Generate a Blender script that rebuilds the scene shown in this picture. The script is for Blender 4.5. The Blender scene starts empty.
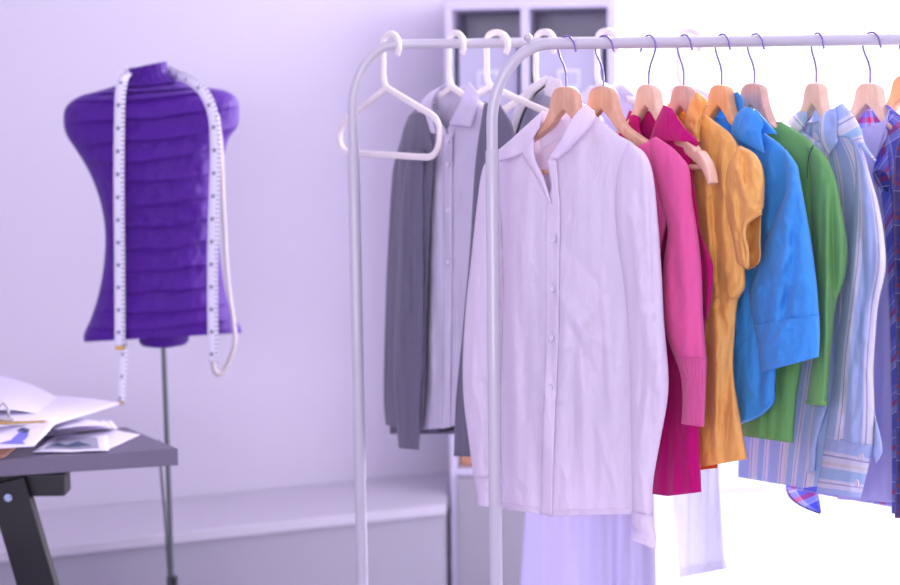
import bpy, bmesh, math, random
from mathutils import Vector, Matrix, noise
random.seed(7)
S = bpy.context.scene
COL = S.collection
PI = math.pi

# ------------------------------------------------------------------ camera
F = 1500.0                       # focal length in pixels of a 900 px wide frame
CAM = Vector((0, 0, 1.43))
PITCH = math.radians(7.1)
ROLL = -0.0125
ROT = Matrix.Rotation(PI/2-PITCH, 3, 'X') @ Matrix.Rotation(ROLL, 3, 'Z')
cd = bpy.data.cameras.new('camera')
cam = bpy.data.objects.new('camera', cd); COL.objects.link(cam)
cam.location = CAM; cam.rotation_euler = ROT.to_euler()
cd.sensor_width = 36; cd.lens = 36*F/900; cd.clip_start = 0.05; cd.clip_end = 60
cd.dof.use_dof = True; cd.dof.focus_distance = 2.47; cd.dof.aperture_fstop = 2.5
S.camera = cam

# ------------------------------------------------------------------ world, lights, exposure
S.view_settings.view_transform = 'Standard'
S.view_settings.look = 'None'
S.view_settings.gamma = 1
S.view_settings.exposure = 0.12
S.view_settings.use_curve_mapping = False
try:
    S.cycles.use_denoising = True
    S.cycles.max_bounces = 8
    S.cycles.diffuse_bounces = 5
    S.cycles.transmission_bounces = 6
    S.cycles.transparent_max_bounces = 8
    S.cycles.sample_clamp_indirect = 6
except Exception:
    pass
W = bpy.data.worlds.new('sky'); S.world = W; W.use_nodes = True
bg = W.node_tree.nodes['Background']
bg.inputs['Color'].default_value = (0.93, 0.94, 1.0, 1); bg.inputs['Strength'].default_value = 1.4

def area(name, loc, target, sx, sy, power, color):
    d = bpy.data.lights.new(name, 'AREA'); d.shape = 'RECTANGLE'; d.size = sx; d.size_y = sy
    d.energy = power; d.color = color
    o = bpy.data.objects.new(name, d); COL.objects.link(o)
    o.location = loc
    o.rotation_euler = (Vector(target)-Vector(loc)).to_track_quat('-Z', 'Y').to_euler()
    return o
# daylight: through unseen side windows on the right; added fill lamp behind the camera
area('daylight_side_window', (2.36, 2.9, 1.5), (0, 2.9, 1.2), 2.6, 2.2, 35, (1.0, 0.95, 0.98))
area('daylight_back_window', (2.05, 4.95, 1.35), (0.5, 2.6, 1.2), 0.9, 2.2, 120, (1.0, 0.98, 1.0))
area('daylight_back_window_top', (1.1, 4.72, 2.12), (0.6, 2.6, 1.0), 1.3, 0.45, 70, (1.0, 0.98, 1.0))
area('rear_fill', (-0.9, -1.85, 1.8), (0.3, 2.6, 1.1), 1.8, 1.2, 62, (0.94, 0.90, 1.0))  # unseen soft fill, added to lift the garment fronts

# ------------------------------------------------------------------ helpers
def ray(px, py):
    return ROT @ Vector(((px-450)/F, -(py-292.5)/F, -1))
def P(px, py, Y):
    r = ray(px, py); return CAM + r*(Y/r.y)
def lin(c):
    return tuple(((v/255.0)/12.92 if v/255.0 <= 0.04045 else ((v/255.0+0.055)/1.055)**2.4) for v in c)+(1,)

def tag(o, label=None, cat=None, group=None, kind=None):
    if label: o['label'] = label
    if cat: o['category'] = cat
    if group: o['group'] = group
    if kind: o['kind'] = kind
    return o
def empty(name, loc, label=None, cat=None, group=None, rz=0):
    o = bpy.data.objects.new(name, None); COL.objects.link(o); o.empty_display_size = 0.05
    o.location = loc; o.rotation_euler = (0, 0, rz)
    return tag(o, label, cat, group)

class MB:
    """collects vertices, faces and uvs, then links them as one mesh object"""
    def __init__(s): s.v = []; s.f = []; s.uv = []
    def vert(s, p): s.v.append(Vector(p)); return len(s.v)-1
    def face(s, idx, uv=None): s.f.append(tuple(idx)); s.uv.append(uv or [(0, 0)]*len(idx))
    def box(s, x0, x1, y0, y1, z0, z1, mat=None):
        c = [(x0,y0,z0),(x1,y0,z0),(x1,y1,z0),(x0,y1,z0),(x0,y0,z1),(x1,y0,z1),(x1,y1,z1),(x0,y1,z1)]
        if mat is not None: c = [mat @ Vector(q) for q in c]
        b = [s.vert(q) for q in c]
        for q in ((0,3,2,1),(4,5,6,7),(0,1,5,4),(1,2,6,5),(2,3,7,6),(3,0,4,7)): s.face([b[k] for k in q])
    def tube(s, pts, r, n=10, caps=True, flat=1.0, up=None):
        pts = [Vector(p) for p in pts]; rings = []
        prev = None
        for i, p in enumerate(pts):
            a = pts[max(0, i-1)]; b = pts[min(len(pts)-1, i+1)]
            t = (b-a).normalized()
            if up is not None: u = (Vector(up) - t*Vector(up).dot(t)).normalized()
            elif prev is None:
                u = t.orthogonal().normalized()
            else: u = (prev - t*prev.dot(t)).normalized()
            prev = u; w = t.cross(u)
            rr = r[i] if isinstance(r, (list, tuple)) else r
            rings.append([s.vert(p + u*math.cos(2*PI*k/n)*rr*flat + w*math.sin(2*PI*k/n)*rr) for k in range(n)])
        for i in range(len(rings)-1):
            for k in range(n):
                k2 = (k+1) % n
                s.face((rings[i][k], rings[i][k2], rings[i+1][k2], rings[i+1][k]))
        if caps:
            s.face(rings[0][::-1]); s.face(rings[-1])
    def ribbon_bar(s, pts, w, t, nrm, closed=False):
        """rounded rectangular bar swept along pts; w across in plane, t along nrm"""
        pts = [Vector(p) for p in pts]; N = len(pts); nrm = Vector(nrm).normalized(); rings = []
        prof = []
        for k in range(16):
            a = 2*PI*k/16; c, q = math.cos(a), math.sin(a)
            prof.append((math.copysign(abs(c)**0.55, c)*w/2, math.copysign(abs(q)**0.55, q)*t/2))
        for i, p in enumerate(pts):
            a = pts[(i-1) % N] if closed else pts[max(0, i-1)]
            b = pts[(i+1) % N] if closed else pts[min(N-1, i+1)]
            tt = (b-a).normalized(); side = nrm.cross(tt).normalized()
            rings.append([s.vert(p+side*x+nrm*y) for x, y in prof])
        m = len(prof)
        for i in range(N if closed else N-1):
            j = (i+1) % N
            for k in range(m):
                k2 = (k+1) % m
                s.face((rings[i][k], rings[i][k2], rings[j][k2], rings[j][k]))
        if not closed: s.face(rings[0][::-1]); s.face(rings[-1])
    def prism(s, poly, fn, t):
        """poly in 2D, fn(x,y,off)->point, thickness t"""
        a = [s.vert(fn(x, y, t/2)) for x, y in poly]; b = [s.vert(fn(x, y, -t/2)) for x, y in poly]
        s.face(a); s.face(b[::-1]); n = len(poly)
        for i in range(n): s.face((a[i], b[i], b[(i+1) % n], a[(i+1) % n]))
    def build(s, name, mat, parent=None, loc=None, smooth=True, solid=0, bevel=0, weld=0, world=True, sub=0, sharp=None):
        """with a parent, vertices are given in world space and stored relative to it"""
        org = Vector(loc) if loc is not None else (parent_org(parent) if (parent and world) else Vector((0, 0, 0)))
        me = bpy.data.meshes.new(name)
        me.from_pydata([v-org for v in s.v], [], s.f)
        uvl = me.uv_layers.new(name='UVMap'); k = 0
        for uvs in s.uv:
            for q in uvs: uvl.data[k].uv = q; k += 1
        if weld:
            bm = bmesh.new(); bm.from_mesh(me); bmesh.ops.remove_doubles(bm, verts=bm.verts, dist=weld)
            bmesh.ops.recalc_face_normals(bm, faces=bm.faces); bm.to_mesh(me); bm.free()
        else:
            bm = bmesh.new(); bm.from_mesh(me); bmesh.ops.recalc_face_normals(bm, faces=bm.faces); bm.to_mesh(me); bm.free()
        if smooth:
            for p in me.polygons: p.use_smooth = True
        me.materials.append(mat)
        o = bpy.data.objects.new(name, me); COL.objects.link(o)
        if parent: o.parent = parent
        if loc is not None and not parent: o.location = org
        if bevel:
            m = o.modifiers.new('bevel', 'BEVEL'); m.width = bevel; m.segments = 3; m.limit_method = 'ANGLE'; m.angle_limit = 0.6
        if solid:
            m = o.modifiers.new('thickness', 'SOLIDIFY'); m.thickness = solid; m.offset = 0
        if sub:
            m = o.modifiers.new('subd', 'SUBSURF'); m.levels = sub; m.render_levels = sub
        if smooth and (bevel or sharp):
            try: me.set_sharp_from_angle(angle=sharp or 0.7)
            except Exception: pass
        return o
def parent_org(p):
    o = Vector((0, 0, 0))
    while p: o += p.location; p = p.parent
    return o
def dup(root, loc, rz=None, label=None, group=None):
    r = root.copy(); COL.objects.link(r); r.location = loc
    if rz is not None: r.rotation_euler = (0, 0, rz)
    if label: r['label'] = label
    if group: r['group'] = group
    for ch in list(root.children):
        c = ch.copy(); COL.objects.link(c); c.parent = r
        for g in list(ch.children):
            q = g.copy(); COL.objects.link(q); q.parent = c
    return r
def struct(o): o['kind'] = 'structure'; return o

# ------------------------------------------------------------------ materials
def new_mat(name):
    m = bpy.data.materials.new(name); m.use_nodes = True
    nt = m.node_tree; return m, nt, nt.nodes['Principled BSDF']
def mat(name, c, rough=0.5, metal=0.0, spec=0.5, noise_amt=0.0, nscale=20, bump=0.0, bscale=200, coat=0):
    m, nt, b = new_mat(name); N, L = nt.nodes, nt.links
    col = lin(c)
    b.inputs['Base Color'].default_value = col; b.inputs['Roughness'].default_value = rough
    b.inputs['Metallic'].default_value = metal; b.inputs['Specular IOR Level'].default_value = spec
    b.inputs['Coat Weight'].default_value = coat
    tc = N.new('ShaderNodeTexCoord')
    if noise_amt:
        n = N.new('ShaderNodeTexNoise'); n.inputs['Scale'].default_value = nscale; n.inputs['Detail'].default_value = 4
        L.new(tc.outputs['Object'], n.inputs['Vector'])
        mx = N.new('ShaderNodeMix'); mx.data_type = 'RGBA'
        mx.inputs[6].default_value = tuple(v*(1-noise_amt) for v in col[:3])+(1,)
        mx.inputs[7].default_value = tuple(min(1, v*(1+noise_amt)) for v in col[:3])+(1,)
        L.new(n.outputs['Fac'], mx.inputs[0]); L.new(mx.outputs[2], b.inputs['Base Color'])
    if bump:
        n2 = N.new('ShaderNodeTexNoise'); n2.inputs['Scale'].default_value = bscale; n2.inputs['Detail'].default_value = 3
        L.new(tc.outputs['Object'], n2.inputs['Vector'])
        bp = N.new('ShaderNodeBump'); bp.inputs['Strength'].default_value = bump; bp.inputs['Distance'].default_value = 0.002
        L.new(n2.outputs['Fac'], bp.inputs['Height']); L.new(bp.outputs['Normal'], b.inputs['Normal'])
    return m
def fabric(name, c, trans=0.3, rough=0.85, spec=0.25, crease=0.5, weave=0.15, sheen=0.15, pattern=None, rib=0, heather=0, tcol=None, cscale=26, see=0.0):
    """cloth: principled + translucent, wrinkle and weave bump; pattern(nt)->colour socket from uv"""
    m, nt, b = new_mat(name); N, L = nt.nodes, nt.links
    out = [n for n in N if n.type == 'OUTPUT_MATERIAL'][0]
    tc = N.new('ShaderNodeTexCoord')
    b.inputs['Roughness'].default_value = rough; b.inputs['Specular IOR Level'].default_value = spec
    b.inputs['Sheen Weight'].default_value = sheen
    col = lin(c); b.inputs['Base Color'].default_value = col
    tr = N.new('ShaderNodeBsdfTranslucent'); tr.inputs['Color'].default_value = lin(tcol) if tcol else col
    if pattern:
        sock = pattern(nt, tc); L.new(sock, b.inputs['Base Color']); L.new(sock, tr.inputs['Color'])
    elif heather:
        n = N.new('ShaderNodeTexNoise'); n.inputs['Scale'].default_value = 260; n.inputs['Detail'].default_value = 2
        mp = N.new('ShaderNodeMapping'); mp.inputs['Scale'].default_value = (1, 1, 4)
        L.new(tc.outputs['Object'], mp.inputs['Vector']); L.new(mp.outputs[0], n.inputs['Vector'])
        mx = N.new('ShaderNodeMix'); mx.data_type = 'RGBA'
        mx.inputs[6].default_value = tuple(v*(1-heather) for v in col[:3])+(1,)
        mx.inputs[7].default_value = tuple(min(1, v*(1+heather)) for v in col[:3])+(1,)
        L.new(n.outputs['Fac'], mx.inputs[0]); L.new(mx.outputs[2], b.inputs['Base Color'])
    # bump: broad creases + fine weave
    n1 = N.new('ShaderNodeTexNoise'); n1.inputs['Scale'].default_value = cscale; n1.inputs['Detail'].default_value = 3.5; n1.inputs['Distortion'].default_value = 1.3
    mp1 = N.new('ShaderNodeMapping'); mp1.inputs['Scale'].default_value = (1, 1, 0.45)
    L.new(tc.outputs['Object'], mp1.inputs['Vector']); L.new(mp1.outputs[0], n1.inputs['Vector'])
    b1 = N.new('ShaderNodeBump'); b1.inputs['Strength'].default_value = crease; b1.inputs['Distance'].default_value = 0.012
    L.new(n1.outputs['Fac'], b1.inputs['Height'])
    n2 = N.new('ShaderNodeTexNoise'); n2.inputs['Scale'].default_value = 900; L.new(tc.outputs['Object'], n2.inputs['Vector'])
    b2 = N.new('ShaderNodeBump'); b2.inputs['Strength'].default_value = weave; b2.inputs['Distance'].default_value = 0.0008
    L.new(n2.outputs['Fac'], b2.inputs['Height']); L.new(b1.outputs['Normal'], b2.inputs['Normal'])
    last = b2
    if rib:
        w = N.new('ShaderNodeTexWave'); w.bands_direction = 'X'; w.inputs['Scale'].default_value = rib
        L.new(tc.outputs['UV'], w.inputs['Vector'])
        b3 = N.new('ShaderNodeBump'); b3.inputs['Strength'].default_value = 0.8; b3.inputs['Distance'].default_value = 0.002
        L.new(w.outputs['Fac'], b3.inputs['Height']); L.new(last.outputs['Normal'], b3.inputs['Normal']); last = b3
    L.new(last.outputs['Normal'], b.inputs['Normal']); L.new(last.outputs['Normal'], tr.inputs['Normal'])
    ms = N.new('ShaderNodeMixShader'); ms.inputs[0].default_value = trans
    L.new(b.outputs[0], ms.inputs[1]); L.new(tr.outputs[0], ms.inputs[2])
    if see:
        tp = N.new('ShaderNodeBsdfTransparent'); m2 = N.new('ShaderNodeMixShader'); m2.inputs[0].default_value = see
        L.new(ms.outputs[0], m2.inputs[1]); L.new(tp.outputs[0], m2.inputs[2]); L.new(m2.outputs[0], out.inputs['Surface'])
    else:
        L.new(ms.outputs[0], out.inputs['Surface'])
    return m
def ramp_of(nt, sock, period, stops, phase=0.0):
    """periodic constant colour bands; stops = [(pos 0..1, colour)]"""
    N, L = nt.nodes, nt.links
    d = N.new('ShaderNodeMath'); d.operation = 'MULTIPLY_ADD'; d.inputs[1].default_value = 1/period; d.inputs[2].default_value = phase+50
    L.new(sock, d.inputs[0])
    fr = N.new('ShaderNodeMath'); fr.operation = 'FRACT'; L.new(d.outputs[0], fr.inputs[0])
    r = N.new('ShaderNodeValToRGB'); r.color_ramp.interpolation = 'CONSTANT'
    els = r.color_ramp.elements
    els[0].position = stops[0][0]; els[0].color = lin(stops[0][1])
    els[1].position = stops[1][0]; els[1].color = lin(stops[1][1])
    for p, c in stops[2:]:
        e = els.new(p); e.color = lin(c)
    L.new(fr.outputs[0], r.inputs[0]); return r.outputs[0]
def uvxy(nt, tc):
    s = nt.nodes.new('ShaderNodeSeparateXYZ'); nt.links.new(tc.outputs['UV'], s.inputs[0]); return s.outputs[0], s.outputs[1]
def pat_stripes(nt, tc):
    u, v = uvxy(nt, tc)
    base = (196, 212, 246); pale = (238, 236, 250)
    a = ramp_of(nt, u, 0.105, [(0, base), (0.24, pale), (0.30, (176, 178, 214)), (0.325, pale), (0.42, (232, 228, 226)), (0.47, pale), (0.52, (188, 214, 242)), (0.72, pale), (0.78, (180, 180, 216)), (0.80, pale), (0.88, base)])
    return a
def pat_plaid(nt, tc):
    u, v = uvxy(nt, tc); N, L = nt.nodes, nt.links
    st = [(0, (104, 114, 216)), (0.22, (150, 152, 236)), (0.40, (240, 240, 250)), (0.43, (150, 152, 236)), (0.58, (232, 70, 96)), (0.70, (190, 196, 242)), (0.84, (244, 242, 250)), (0.87, (110, 118, 214))]
    a = ramp_of(nt, u, 0.075, st); b = ramp_of(nt, v, 0.075, st, 0.3)
    mx = N.new('ShaderNodeMix'); mx.data_type = 'RGBA'; mx.inputs[0].default_value = 0.5
    L.new(a, mx.inputs[6]); L.new(b, mx.inputs[7]); return mx.outputs[2]
def pat_plaid_shaded(nt, tc):
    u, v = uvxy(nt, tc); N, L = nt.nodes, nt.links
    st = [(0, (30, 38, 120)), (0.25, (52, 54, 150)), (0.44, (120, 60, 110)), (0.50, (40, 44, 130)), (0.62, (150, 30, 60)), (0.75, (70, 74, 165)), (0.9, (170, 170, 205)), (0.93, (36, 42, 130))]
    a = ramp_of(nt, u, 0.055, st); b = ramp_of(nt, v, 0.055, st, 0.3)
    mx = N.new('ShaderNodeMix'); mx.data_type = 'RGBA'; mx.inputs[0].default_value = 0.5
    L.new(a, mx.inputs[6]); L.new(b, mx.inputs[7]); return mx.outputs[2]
def pat_fine(nt, tc):
    u, v = uvxy(nt, tc)
    return ramp_of(nt, u, 0.0075, [(0, (196, 192, 214)), (0.6, (150, 150, 175))])
def pat_tape(nt, tc):
    u, v = uvxy(nt, tc); N, L = nt.nodes, nt.links
    t = ramp_of(nt, v, 0.010, [(0, (70, 66, 90)), (0.22, (232, 228, 244))])
    big = ramp_of(nt, v, 0.050, [(0, (128, 122, 146)), (0.16, (232, 228, 244))])
    # ticks only along the edge (u<0.3), numerals blocks in the middle
    lt = N.new('ShaderNodeMath'); lt.operation = 'LESS_THAN'; lt.inputs[1].default_value = 0.34; L.new(u, lt.inputs[0])
    ce = N.new('ShaderNodeMath'); ce.operation = 'COMPARE'; ce.inputs[1].default_value = 0.62; ce.inputs[2].default_value = 0.16; L.new(u, ce.inputs[0])
    m1 = N.new('ShaderNodeMix'); m1.data_type = 'RGBA'; m1.inputs[6].default_value = lin((232, 228, 244)); L.new(lt.outputs[0], m1.inputs[0]); L.new(t, m1.inputs[7])
    m2 = N.new('ShaderNodeMix'); m2.data_type = 'RGBA'; L.new(ce.outputs[0], m2.inputs[0]); L.new(m1.outputs[2], m2.inputs[6]); L.new(big, m2.inputs[7])
    return m2.outputs[2]
def wood(name, c1, c2):
    m, nt, b = new_mat(name); N, L = nt.nodes, nt.links
    tc = N.new('ShaderNodeTexCoord'); mp = N.new('ShaderNodeMapping'); mp.inputs['Scale'].default_value = (50, 30, 16); mp.inputs['Rotation'].default_value = (0, 0.35, 0)
    n = N.new('ShaderNodeTexNoise'); n.inputs['Scale'].default_value = 1.2; n.inputs['Detail'].default_value = 5; n.inputs['Distortion'].default_value = 0.8
    r = N.new('ShaderNodeValToRGB'); r.color_ramp.elements[0].position = 0.3; r.color_ramp.elements[1].position = 0.7
    r.color_ramp.elements[0].color = lin(c2); r.color_ramp.elements[1].color = lin(c1)
    L.new(tc.outputs['Object'], mp.inputs[0]); L.new(mp.outputs[0], n.inputs[0]); L.new(n.outputs['Fac'], r.inputs[0]); L.new(r.outputs[0], b.inputs['Base Color'])
    b.inputs['Roughness'].default_value = 0.42; b.inputs['Coat Weight'].default_value = 0.15
    return m

M = dict(
    wall=mat('painted_wall', (200, 194, 210), 0.9, spec=0.2, noise_amt=0.02, nscale=2, bump=0.1, bscale=150),
    ceiling=mat('ceiling_paint', (232, 228, 240), 0.9, spec=0.2, noise_amt=0.02, nscale=2),
    floor=mat('pale_floor', (176, 168, 190), 0.5, noise_amt=0.06, nscale=5),
    ledge=mat('ledge_white', (188, 183, 196), 0.7, noise_amt=0.02, nscale=3),
    ledge_front=mat('ledge_grey', (158, 154, 168), 0.8, noise_amt=0.02, nscale=3),
    frame=mat('window_white', (240, 240, 250), 0.5, noise_amt=0.01, nscale=3),
    rack=mat('white_powder_coat', (190, 186, 196), 0.32, spec=0.5, coat=0.3, noise_amt=0.01, nscale=8),
    plastic=mat('cream_plastic', (240, 232, 226), 0.35, coat=0.2, noise_amt=0.01, nscale=8),
    chrome=mat('chrome_wire', (128, 108, 176), 0.3, metal=0.5),
    wood=wood('hanger_wood', (224, 176, 146), (206, 154, 122)),
    wood_pale=wood('hanger_wood_pale', (236, 200, 176), (222, 182, 156)),
    wood_amber=wood('hanger_wood_amber', (236, 180, 130), (220, 158, 106)),
    wood_rose=wood('hanger_wood_rose', (212, 168, 154), (194, 148, 134)),
    shelf=mat('shelf_white', (204, 198, 222), 0.5, noise_amt=0.02, nscale=4),
    shelf_box=mat('storage_box_lilac', (184, 180, 204), 0.7, noise_amt=0.03, nscale=6),
    holder=mat('label_holder', (220, 216, 226), 0.5, metal=0.2),
    card=mat('label_card', (186, 184, 214), 0.8),
    cardboard=mat('cardboard', (190, 140, 110), 0.8, noise_amt=0.05, nscale=10),
    cabinet=mat('cabinet_grey', (158, 154, 164), 0.6, noise_amt=0.02, nscale=4),
    tabletop=mat('grey_laminate', (112, 104, 124), 0.55, noise_amt=0.08, nscale=60),
    black=mat('black_steel', (13, 12, 18), 0.45, noise_amt=0.05, nscale=10),
    bolt=mat('bright_bolt', (170, 185, 215), 0.25, metal=0.9),
    steel=mat('grey_pole', (112, 116, 120), 0.3, metal=0.8),
    cord=mat('dark_cord', (60, 66, 70), 0.6),
    paper=mat('white_paper', (232, 226, 246), 0.8, noise_amt=0.01, nscale=5),
    paper_lilac=mat('lilac_paper', (196, 176, 216), 0.8, noise_amt=0.02, nscale=5),
    ink_blue=mat('ink_blue', (120, 120, 205), 0.8, noise_amt=0.12, nscale=60),
    ink_dark=mat('ink_dark', (66, 78, 110), 0.8, noise_amt=0.2, nscale=60),
    ink_grey=mat('ink_grey', (158, 156, 178), 0.8, noise_amt=0.25, nscale=90),
    pencil=mat('pencil_ochre', (196, 160, 96), 0.5),
    clip=mat('silver_clip', (186, 180, 182), 0.3, metal=0.7),
    tan=mat('tan_card', (186, 140, 116), 0.8, noise_amt=0.04, nscale=12),
    brass=mat('brass_tip', (196, 160, 70), 0.35, metal=0.8),
    button=mat('pearl_button', (216, 210, 228), 0.25, coat=0.5),
    label_mat=mat('garment_label', (232, 230, 240), 0.8),
    chair=mat('white_chair_shell', (236, 232, 240), 0.4),
)
M['white'] = fabric('white_cotton', (245, 240, 252), trans=0.42, crease=0.30, tcol=(250, 236, 248))
M['lav'] = fabric('lavender_white_cotton', (224, 217, 236), trans=0.3, crease=0.3)
M['pink'] = fabric('pink_knit', (240, 104, 168), trans=0.22, crease=0.2, weave=0.4)
M['pinkrib'] = fabric('pink_rib_knit', (240, 104, 168), trans=0.22, crease=0.1, weave=0.3, rib=62)
M['magenta'] = fabric('magenta_cotton', (206, 8, 124), trans=0.25, crease=0.25)
M['yellow'] = fabric('amber_satin', (255, 206, 116), trans=0.34, rough=0.5, spec=0.4, crease=0.5, tcol=(255, 196, 100))
M['orange'] = fabric('orange_lining', (230, 112, 40), trans=0.3)
M['blue'] = fabric('sky_blue_cotton', (78, 172, 242), trans=0.32, crease=0.4, rough=0.6, tcol=(90, 195, 255))
M['bluein'] = fabric('blue_cotton_reverse', (52, 124, 190), trans=0.2, crease=0.3)
M['green'] = fabric('green_jersey', (124, 186, 112), trans=0.28, crease=0.3, tcol=(160, 210, 120))
M['stripe'] = fabric('blue_striped_cotton', (180, 200, 240), trans=0.38, crease=0.3, pattern=pat_stripes)
M['plaid'] = fabric('plaid_cotton', (90, 90, 200), trans=0.45, crease=0.3, pattern=pat_plaid)
M['plaid_shade'] = fabric('shaded_plaid_cotton', (40, 40, 120), trans=0.2, crease=0.3, pattern=pat_plaid_shaded)  # plaid recoloured darker to paint in the shade of the edge sleeve
M['tank'] = fabric('lilac_white_jersey', (212, 208, 244), trans=0.4, crease=0.2)
M['sheer'] = fabric('sheer_white', (240, 240, 250), trans=0.42, crease=0.2, see=0.08)
M['skirt'] = fabric('white_voile', (234, 230, 246), trans=0.6, crease=0.2)
M['grey'] = fabric('grey_heather_knit', (108, 104, 124), trans=0.06, crease=0.2, weave=0.5, heather=0.3)
M['greyd'] = fabric('charcoal_knit', (60, 60, 72), trans=0.04, crease=0.2, weave=0.4)
M['fine'] = fabric('fine_striped_knit', (200, 200, 220), trans=0.2, pattern=pat_fine)
M['cream'] = fabric('cream_cotton', (232, 226, 232), trans=0.3)
M['blackt'] = fabric('black_trim', (22, 26, 30), trans=0.02)
M['purple'] = fabric('purple_jersey', (74, 14, 136), trans=0.04, rough=0.6, spec=0.3, crease=0.35, weave=0.2, sheen=0.05)
M['tape'] = fabric('measuring_tape', (232, 228, 244), trans=0.1, crease=0.05, weave=0, pattern=pat_tape, rough=0.5)

M['tape_back'] = fabric('tape_reverse', (176, 166, 172), trans=0.1, crease=0.05, weave=0, rough=0.6)

# ------------------------------------------------------------------ polyline tools
def catmull(pts, n):
    """resample a polyline of tuples smoothly into n+1 points by arc length"""
    pts = [Vector(p) for p in pts]
    if len(pts) == 2: return [pts[0].lerp(pts[1], i/n) for i in range(n+1)]
    dense = []
    for i in range(len(pts)-1):
        p0 = pts[max(0, i-1)]; p1 = pts[i]; p2 = pts[i+1]; p3 = pts[min(len(pts)-1, i+2)]
        # centripetal style tangents kept short to avoid overshoot
        d = (p2-p1).length
        m1 = (p2-p0); m2 = (p3-p1)
        if m1.length > 0: m1 = m1.normalized()*d
        if m2.length > 0: m2 = m2.normalized()*d
        for k in range(12):
            t = k/12; t2 = t*t; t3 = t2*t
            dense.append(p1*(2*t3-3*t2+1)+m1*(t3-2*t2+t)+p2*(-2*t3+3*t2)+m2*(t3-t2))
    dense.append(pts[-1])
    cum = [0]
    for i in range(1, len(dense)): cum.append(cum[-1]+(dense[i]-dense[i-1]).length)
    tot = cum[-1]; out = []; j = 0
    for i in range(n+1):
        t = tot*i/n
        while j < len(cum)-2 and cum[j+1] < t: j += 1
        seg = cum[j+1]-cum[j]
        out.append(dense[j].lerp(dense[j+1], 0 if seg == 0 else (t-cum[j])/seg))
    return out

def nz(x, y, z=0.0): return noise.noise(Vector((x, y, z)))

class Plane:
    """the upright plane a hanging garment lies in: through the hook on the rail, turned phi from the rail"""
    def __init__(s, px, py, Y, phi):
        s.B = P(px, py, Y); s.phi = math.radians(phi)
        s.d = Vector((math.cos(s.phi), -math.sin(s.phi), 0)); s.n = Vector((-math.sin(s.phi), -math.cos(s.phi), 0))
    def pt(s, px, py, off=0.0):
        r = ray(px, py); k = ((s.B-CAM).dot(s.n)+off)/r.dot(s.n); return CAM+r*k

class Cloth:
    def __init__(s, plane, seed=0, fold=0.006, lx=10, ly=90, micro=0.0015, drift=0.0):
        s.pl = plane; s.seed = seed; s.fold = fold*1.35; s.lx = lx; s.ly = ly; s.micro = micro; s.drift = drift; s.creases = []
        s.mb = MB()
    def disp(s, px, py, t):
        g = 0.35+0.65*min(1, max(0, t*1.6))
        x = px + s.drift*(py-200)
        a = nz(x/s.lx, py/s.ly, s.seed)*s.fold*g + nz(x/(s.lx*2.3), py/(s.ly*0.8), s.seed+9)*s.fold*0.8*g
        r = 1-abs(nz(x/16, py/26, s.seed+4))*2
        a += s.micro*(r**3 if r > 0 else 0) + s.micro*0.8*nz(px/6, py/11, s.seed+20)
        qx = x*0.86+py*0.5; qy = -x*0.5+py*0.86
        rr = 1-abs(nz(qx/22, qy/60, s.seed+31))*3.2
        if rr > 0: a += s.micro*1.5*rr*rr*max(0, nz(px/30, py/40, s.seed+37)+0.25)*2
        for (x0, y0, x1, y1, w, dep) in s.creases:
            dx, dy = x1-x0, y1-y0; L2 = dx*dx+dy*dy
            k = max(0, min(1, ((px-x0)*dx+(py-y0)*dy)/L2)); qx, qy = x0+dx*k-px, y0+dy*k-py
            d = math.sqrt(qx*qx+qy*qy)
            if d < w*3: a += dep*math.exp(-(d/w)**2)*(1-abs(2*k-1)**3)
        return a
    def sheet(s, L, R, T=0.0, sa=0.0, sb=1.0, sign=1, off=0.0, nt=70, ns=36, swap=False, p=0.5, f=1.0, offL=0.0, offR=0.0, uo=0.0, Tf=None, ef=0.15):
        Lp = catmull(L, nt); Rp = catmull(R, nt); rows = []; uvs = []
        wid = sum((s.pl.pt(*Lp[i])-s.pl.pt(*Rp[i])).length for i in range(0, nt+1, 5))/len(range(0, nt+1, 5))
        length = 0; prev = None
        for i in range(nt+1):
            t = i/nt; row = []; ur = []
            mid = s.pl.pt(*((Lp[i]+Rp[i])/2))
            if prev is not None: length += (mid-prev).length
            prev = mid
            TT = T*(Tf(t) if Tf else min(1.0, 0.55+t*2.5))
            for j in range(ns+1):
                q = j/ns; ss = sa+(sb-sa)*q
                prof = max(0.0, 4*ss*(1-ss))**p
                pp = Lp[i].lerp(Rp[i], q)
                edge = ef+(1-ef)*prof if T else 1.0
                o = off+offL*(1-q)+offR*q+sign*TT*prof+s.disp(pp.x, pp.y, t)*f*edge
                row.append(s.mb.vert(s.pl.pt(pp.x, pp.y, o)))
                uu = (q-0.5)*wid+uo; ur.append((length, uu) if swap else (uu, length))
            rows.append(row); uvs.append(ur)
        for i in range(nt):
            for j in range(ns):
                s.mb.face((rows[i][j], rows[i][j+1], rows[i+1][j+1], rows[i+1][j]), [uvs[i][j], uvs[i][j+1], uvs[i+1][j+1], uvs[i+1][j]])
    def tube(s, L, R, T, off=0.0, **k):
        s.sheet(L, R, T, off=off, sign=1, **k); s.sheet(L, R, T, off=off, sign=-1, **k)
    def build(s, name, m, parent, solid=0.0014, weld=0.0004):
        o = s.mb.build(name, m, parent, solid=solid, weld=weld); s.mb = MB(); return o

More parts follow.
